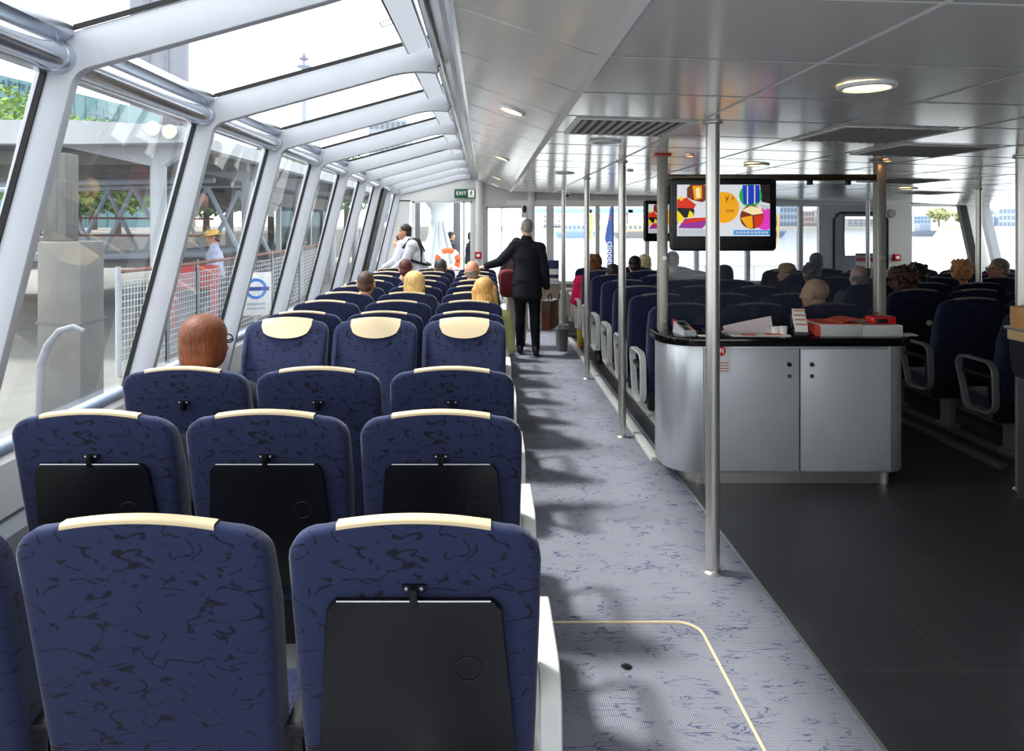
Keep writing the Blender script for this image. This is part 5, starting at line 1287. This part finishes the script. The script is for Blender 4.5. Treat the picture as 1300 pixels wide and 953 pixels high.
MB().loft([(X(-80, 95), 0, 0), (X(163, 95), 0, 0), (X(163, 95), 0, Z(134, 95)), (X(-80, 95), 0, Z(76, 95))], [(X(-80, 95), 9, 0), (X(163, 95), 9, 0), (X(163, 95), 9, Z(134, 95)), (X(-80, 95), 9, Z(76, 95))]).build('walls', M_teal, t, smooth=False)
for k in range(16):
    px = -60+14*k; MB().bb(X(px, 95)-.07, X(px, 95)+.07, -.12, 0, 0, Z(80+(px+60)*.245, 95)-.3).build('panel_joint', mat('teal_joint', (88, 124, 130), .6), t, smooth=False)
for px, pyy in ((118, 141), (127, 142), (146, 148)): MB().bb(X(px, 95)-.5, X(px, 95)+.5, -.15, .1, Z(pyy+4, 95), Z(pyy-3, 95)).build('window', mat('teal_window', (104, 130, 140), .3), t, smooth=False)
text('lettering', 'A TATE MODERN', 1.05, mat('letter_slate', (30, 58, 72), .6), t, Matrix.Translation((X(1, 95), -.14, Z(104.5, 95))) @ Matrix.Rotation(.235, 4, 'Y') @ FACE, .02, 'LEFT')
t = thing('telecom_mast', 'slender hazy telecom mast with red tip and platform discs seen through the roof', 'mast', (X(386, 220), 220, 0))
q = 220/900
MB().cyl((0, 0, 0), (0, 0, Z(84, 220)), 3.2*q, 2.6*q, 12).cyl((0, 0, Z(84, 220)), (0, 0, Z(70, 220)), 1.6*q, 1.2*q, 12).build('shaft', mat('mast_grey', (150, 158, 176), .7, noise=.03), t)
MB().lathe([(3*q, 0), (9*q, .6), (9*q, 1.0), (3*q, 1.3)], (0, 0, Z(88, 220))).lathe([(2*q, 0), (6*q, .4), (6*q, .8), (2*q, 1.1)], (0, 0, Z(77, 220))).build('platform', mat('mast_dark', (116, 126, 146), .7, noise=.03), t)
MB().lathe([(1*q, 0), (2.8*q, .3), (2.8*q, 1.1), (0, 1.5)], (0, 0, Z(73, 220))).build('beacon', mat('beacon_pink', (236, 130, 150), .6, noise=.03), t)
def block(name, label, px0, px1, top, d, colr, rows, cols, base=0, depth=14, group=None, wcol=None):
    t = thing(name, label, 'building', (X((px0+px1)/2, d), d, 0), 0, group)
    w_ = X(px1, d)-X(px0, d); h = Z(top, d)
    m = mat('facade_%d_%d_%d' % colr, colr, .85, noise=.05, nscale=.2)
    MB().bb(-w_/2, w_/2, 0, depth, base, h).build('walls', m, t, smooth=False)
    wm = mat('panes_%d_%d_%d' % tuple(wcol or [int(v*.72) for v in colr]), tuple(wcol or [int(v*.72) for v in colr]), .4, noise=.05)
    for r in range(rows):
        for k in range(cols):
            x = -w_/2+w_*(k+.5)/cols; z = base+(h-base)*(r+.5)/rows
            MB().bb(x-w_/cols*.32, x+w_/cols*.32, -.15, .02, z-(h-base)/rows*.3, z+(h-base)/rows*.3).build('window', wm, t, smooth=False)
    return t
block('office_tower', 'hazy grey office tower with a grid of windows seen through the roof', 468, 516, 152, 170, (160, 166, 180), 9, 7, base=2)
# flared white structure beyond the left front door
t = thing('flared_pier_canopy', 'white fabric like flared pier funnel behind the glazed left front door', 'canopy', (X(556, 16.6), 16.6, 0))
q = 16.6/900
MB().lathe([(30*q, 0.0), (29*q, .3), (25*q, .7), (18*q, 1.15), (11*q, 1.55), (8.5*q, 1.85), (10*q, 2.05), (20*q, 2.28), (34*q, 2.42), (34*q, 2.46), (0, 2.46)], seg=10).build('shell', mat('canopy_white', (190, 196, 200), .5, noise=.05, nscale=2), t)
for k in range(3): MB().tube([(27*q*math.cos(-1.9+k*.6), 27*q*math.sin(-1.9+k*.6), .6), (9*q*math.cos(-1.9+k*.6), 9*q*math.sin(-1.9+k*.6), 1.75)], .03, 6).build('rib', M_pwhite, t)
for px, lab in ((529, 'dark grey steel post beyond the glazed left front door, left one'), (580, 'dark grey steel post beyond the glazed left front door, right one')):
    o = MB().bb(X(px, 18.5)-.09, X(px, 18.5)+.09, 18.4, 18.6, -.0, 2.6, bev=.01).build('steel_post', mat('post_grey', (98, 102, 108), .6, noise=.05)); tag(o, lab, 'post')
# rail with life ring on the bow deck
t = thing('bow_rail', 'white tubular railing around the bow deck', 'railing', (0, 0, 0))
yb = 14.4
for z in (.45, .85): MB().tube([(-1.6, yb, z), (7.4, yb, z)], .02, 8).build('rail', M_white, t)
for k in range(10): MB().cyl((-1.6+k, yb, -.05), (-1.6+k, yb, .87), .02, seg=10).build('stanchion', M_white, t)
t = thing('life_ring', 'orange life ring with white bands hanging on the bow rail', 'life ring', (X(568.5, 14.3), 14.30, Z(331, 14.3)))
mb = MB(); R0, r0 = .21, .058
def torus(a0, a1, r_, n=10):
    mb.tube([(R0*math.cos(a0+(a1-a0)*i/n), 0, R0*math.sin(a0+(a1-a0)*i/n)) for i in range(n+1)], r_, 12)
for k in range(4): torus(PI/4+k*PI/2+.20, PI/4+(k+1)*PI/2-.20, r0)
mb.build('ring', M_orange, t)
mb = MB()
for k in range(4): torus(PI/4+k*PI/2-.21, PI/4+k*PI/2+.21, r0+.003, 5)
mb.build('bands', M_white, t)
# feather flag on the bow
t = thing('feather_flag', 'tall dark blue feather flag with white script on the bow', 'flag', (X(776, 13.2), 13.2, -.05))
q = 13.2/900
def fz(pyy): return Z(pyy, 13.2)+.05
pts = [(-6*q, fz(350)), (2*q, fz(350)), (3*q, fz(300)), (2*q, fz(262)), (0, fz(255)), (-3*q, fz(275)), (-8*q, fz(300)), (-8*q, fz(304)), (-5*q, fz(312))]
MB().prism([(a, b) for a, b in pts], -.006, .006, 'Y').build('cloth', mat('flag_blue', (66, 92, 160), .8, noise=.1, nscale=6), t)
MB().cyl((3*q, 0, 0), (2.2*q, 0, fz(256)), .014, seg=8).build('flag_pole', M_blkm, t)
text('lettering', 'clipper', .17, M_white, t, Matrix.Translation((-1.4*q, -.008, fz(322))) @ Matrix.Rotation(PI/2, 4, 'Y') @ FACE, .001)
MB().ball((-3*q, -.008, fz(277)), (.03, .004, .02), 10, 6).build('emblem', M_orange, t)
# far bank
M_wall = mat('embankment_stone', (206, 202, 190), .9, noise=.08, nscale=.05)
o = MB().bb(-40, 700, 330, 380, -1.6, .6).build('far_embankment', M_wall, smooth=False); struct(o, 'pale stone embankment across the river')
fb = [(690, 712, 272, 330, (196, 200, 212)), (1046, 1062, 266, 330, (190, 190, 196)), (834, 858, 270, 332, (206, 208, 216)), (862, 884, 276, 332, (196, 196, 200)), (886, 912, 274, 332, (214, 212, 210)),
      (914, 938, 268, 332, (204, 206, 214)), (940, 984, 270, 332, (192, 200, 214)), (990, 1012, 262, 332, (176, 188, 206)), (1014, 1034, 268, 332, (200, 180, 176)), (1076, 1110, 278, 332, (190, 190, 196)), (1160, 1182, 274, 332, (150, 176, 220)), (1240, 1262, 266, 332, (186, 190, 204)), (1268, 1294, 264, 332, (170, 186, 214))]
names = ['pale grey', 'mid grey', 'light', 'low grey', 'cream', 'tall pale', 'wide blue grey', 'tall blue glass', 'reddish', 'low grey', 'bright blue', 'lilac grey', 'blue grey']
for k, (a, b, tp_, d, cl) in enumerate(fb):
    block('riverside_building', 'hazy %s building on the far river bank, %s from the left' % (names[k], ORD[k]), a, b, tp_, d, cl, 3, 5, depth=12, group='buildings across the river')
t = thing('river_bridge', 'hazy blue arched bridge across the river at the left of the front windows', 'bridge', (0, 250, 0))
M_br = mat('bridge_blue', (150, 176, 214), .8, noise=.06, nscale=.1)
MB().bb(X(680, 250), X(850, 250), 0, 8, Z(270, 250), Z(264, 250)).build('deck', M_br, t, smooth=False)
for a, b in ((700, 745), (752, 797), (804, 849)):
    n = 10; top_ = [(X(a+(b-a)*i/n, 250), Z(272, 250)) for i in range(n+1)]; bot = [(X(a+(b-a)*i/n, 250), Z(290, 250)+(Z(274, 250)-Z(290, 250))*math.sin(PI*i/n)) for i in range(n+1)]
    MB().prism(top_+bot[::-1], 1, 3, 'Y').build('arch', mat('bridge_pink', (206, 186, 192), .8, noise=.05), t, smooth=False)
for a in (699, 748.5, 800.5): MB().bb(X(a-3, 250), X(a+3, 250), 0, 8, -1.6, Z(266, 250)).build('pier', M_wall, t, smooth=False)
def boat(label, px, d, ln, colr, cab):
    t = thing('river_boat', label, 'boat', (X(px, d), d, -1.3), 0, 'boats on the river')
    MB().prism([(-ln/2, 1.2), (-ln/2+.8, -.2), (ln/2-1.2, -.2), (ln/2, 1.4)], -1.5, 1.5, 'Y', bev=.1).build('hull', mat('hull_%d' % colr[0], colr, .5, noise=.08), t)
    MB().bb(-ln*.3, ln*.22, -1.2, 1.2, 1.2, 3.0, bev=.1).build('cabin', mat('cabin_%d' % cab[0], cab, .5, noise=.05), t)
    for k in range(5): MB().bb(-ln*.28+ln*.1*k, -ln*.28+ln*.1*k+ln*.06, -1.24, -1.18, 1.9, 2.6).build('window', mat('boat_window', (120, 134, 160), .3), t, smooth=False)
boat('blue boat with pale cabin on the river left of the flag', 731, 150, 9, (128, 152, 200), (170, 186, 210))
boat('dark barge on the river right of the flag', 808, 150, 10, (120, 122, 126), (190, 180, 150))
boat('blue grey boat on the river beneath the blue glass building', 962, 160, 12, (110, 132, 176), (160, 180, 214))
boat('small dark boat on the far side of the river at the right', 1172, 170, 5, (84, 94, 110), (120, 132, 150))
for px, d, lab in ((751, 140, 'yellow river marker post near the blue boat'), (988, 146, 'yellow river marker post right of the television')):
    o = MB().cyl((X(px, d), d, -1.5), (X(px, d), d, Z(271, d)), .25, .2, 8).build('marker_post', mat('marker_yellow', (242, 190, 80), .6, noise=.05)); tag(o, lab, 'post', 'yellow marker posts')
tree((X(1192, 320), 320, 0.5), 5.5, 8.5, mat('leaf_olive', (150, 152, 100), .8, noise=.3, nscale=.5), 'olive brown tree on the far bank, left of the right corner post', 21, n=500, leaf=.9)
tree((X(1222, 324), 324, 0.5), 4.0, 7.0, mat('leaf_olive', (150, 152, 100)), 'smaller olive tree on the far bank beside the right corner post', 22, n=400, leaf=.9)
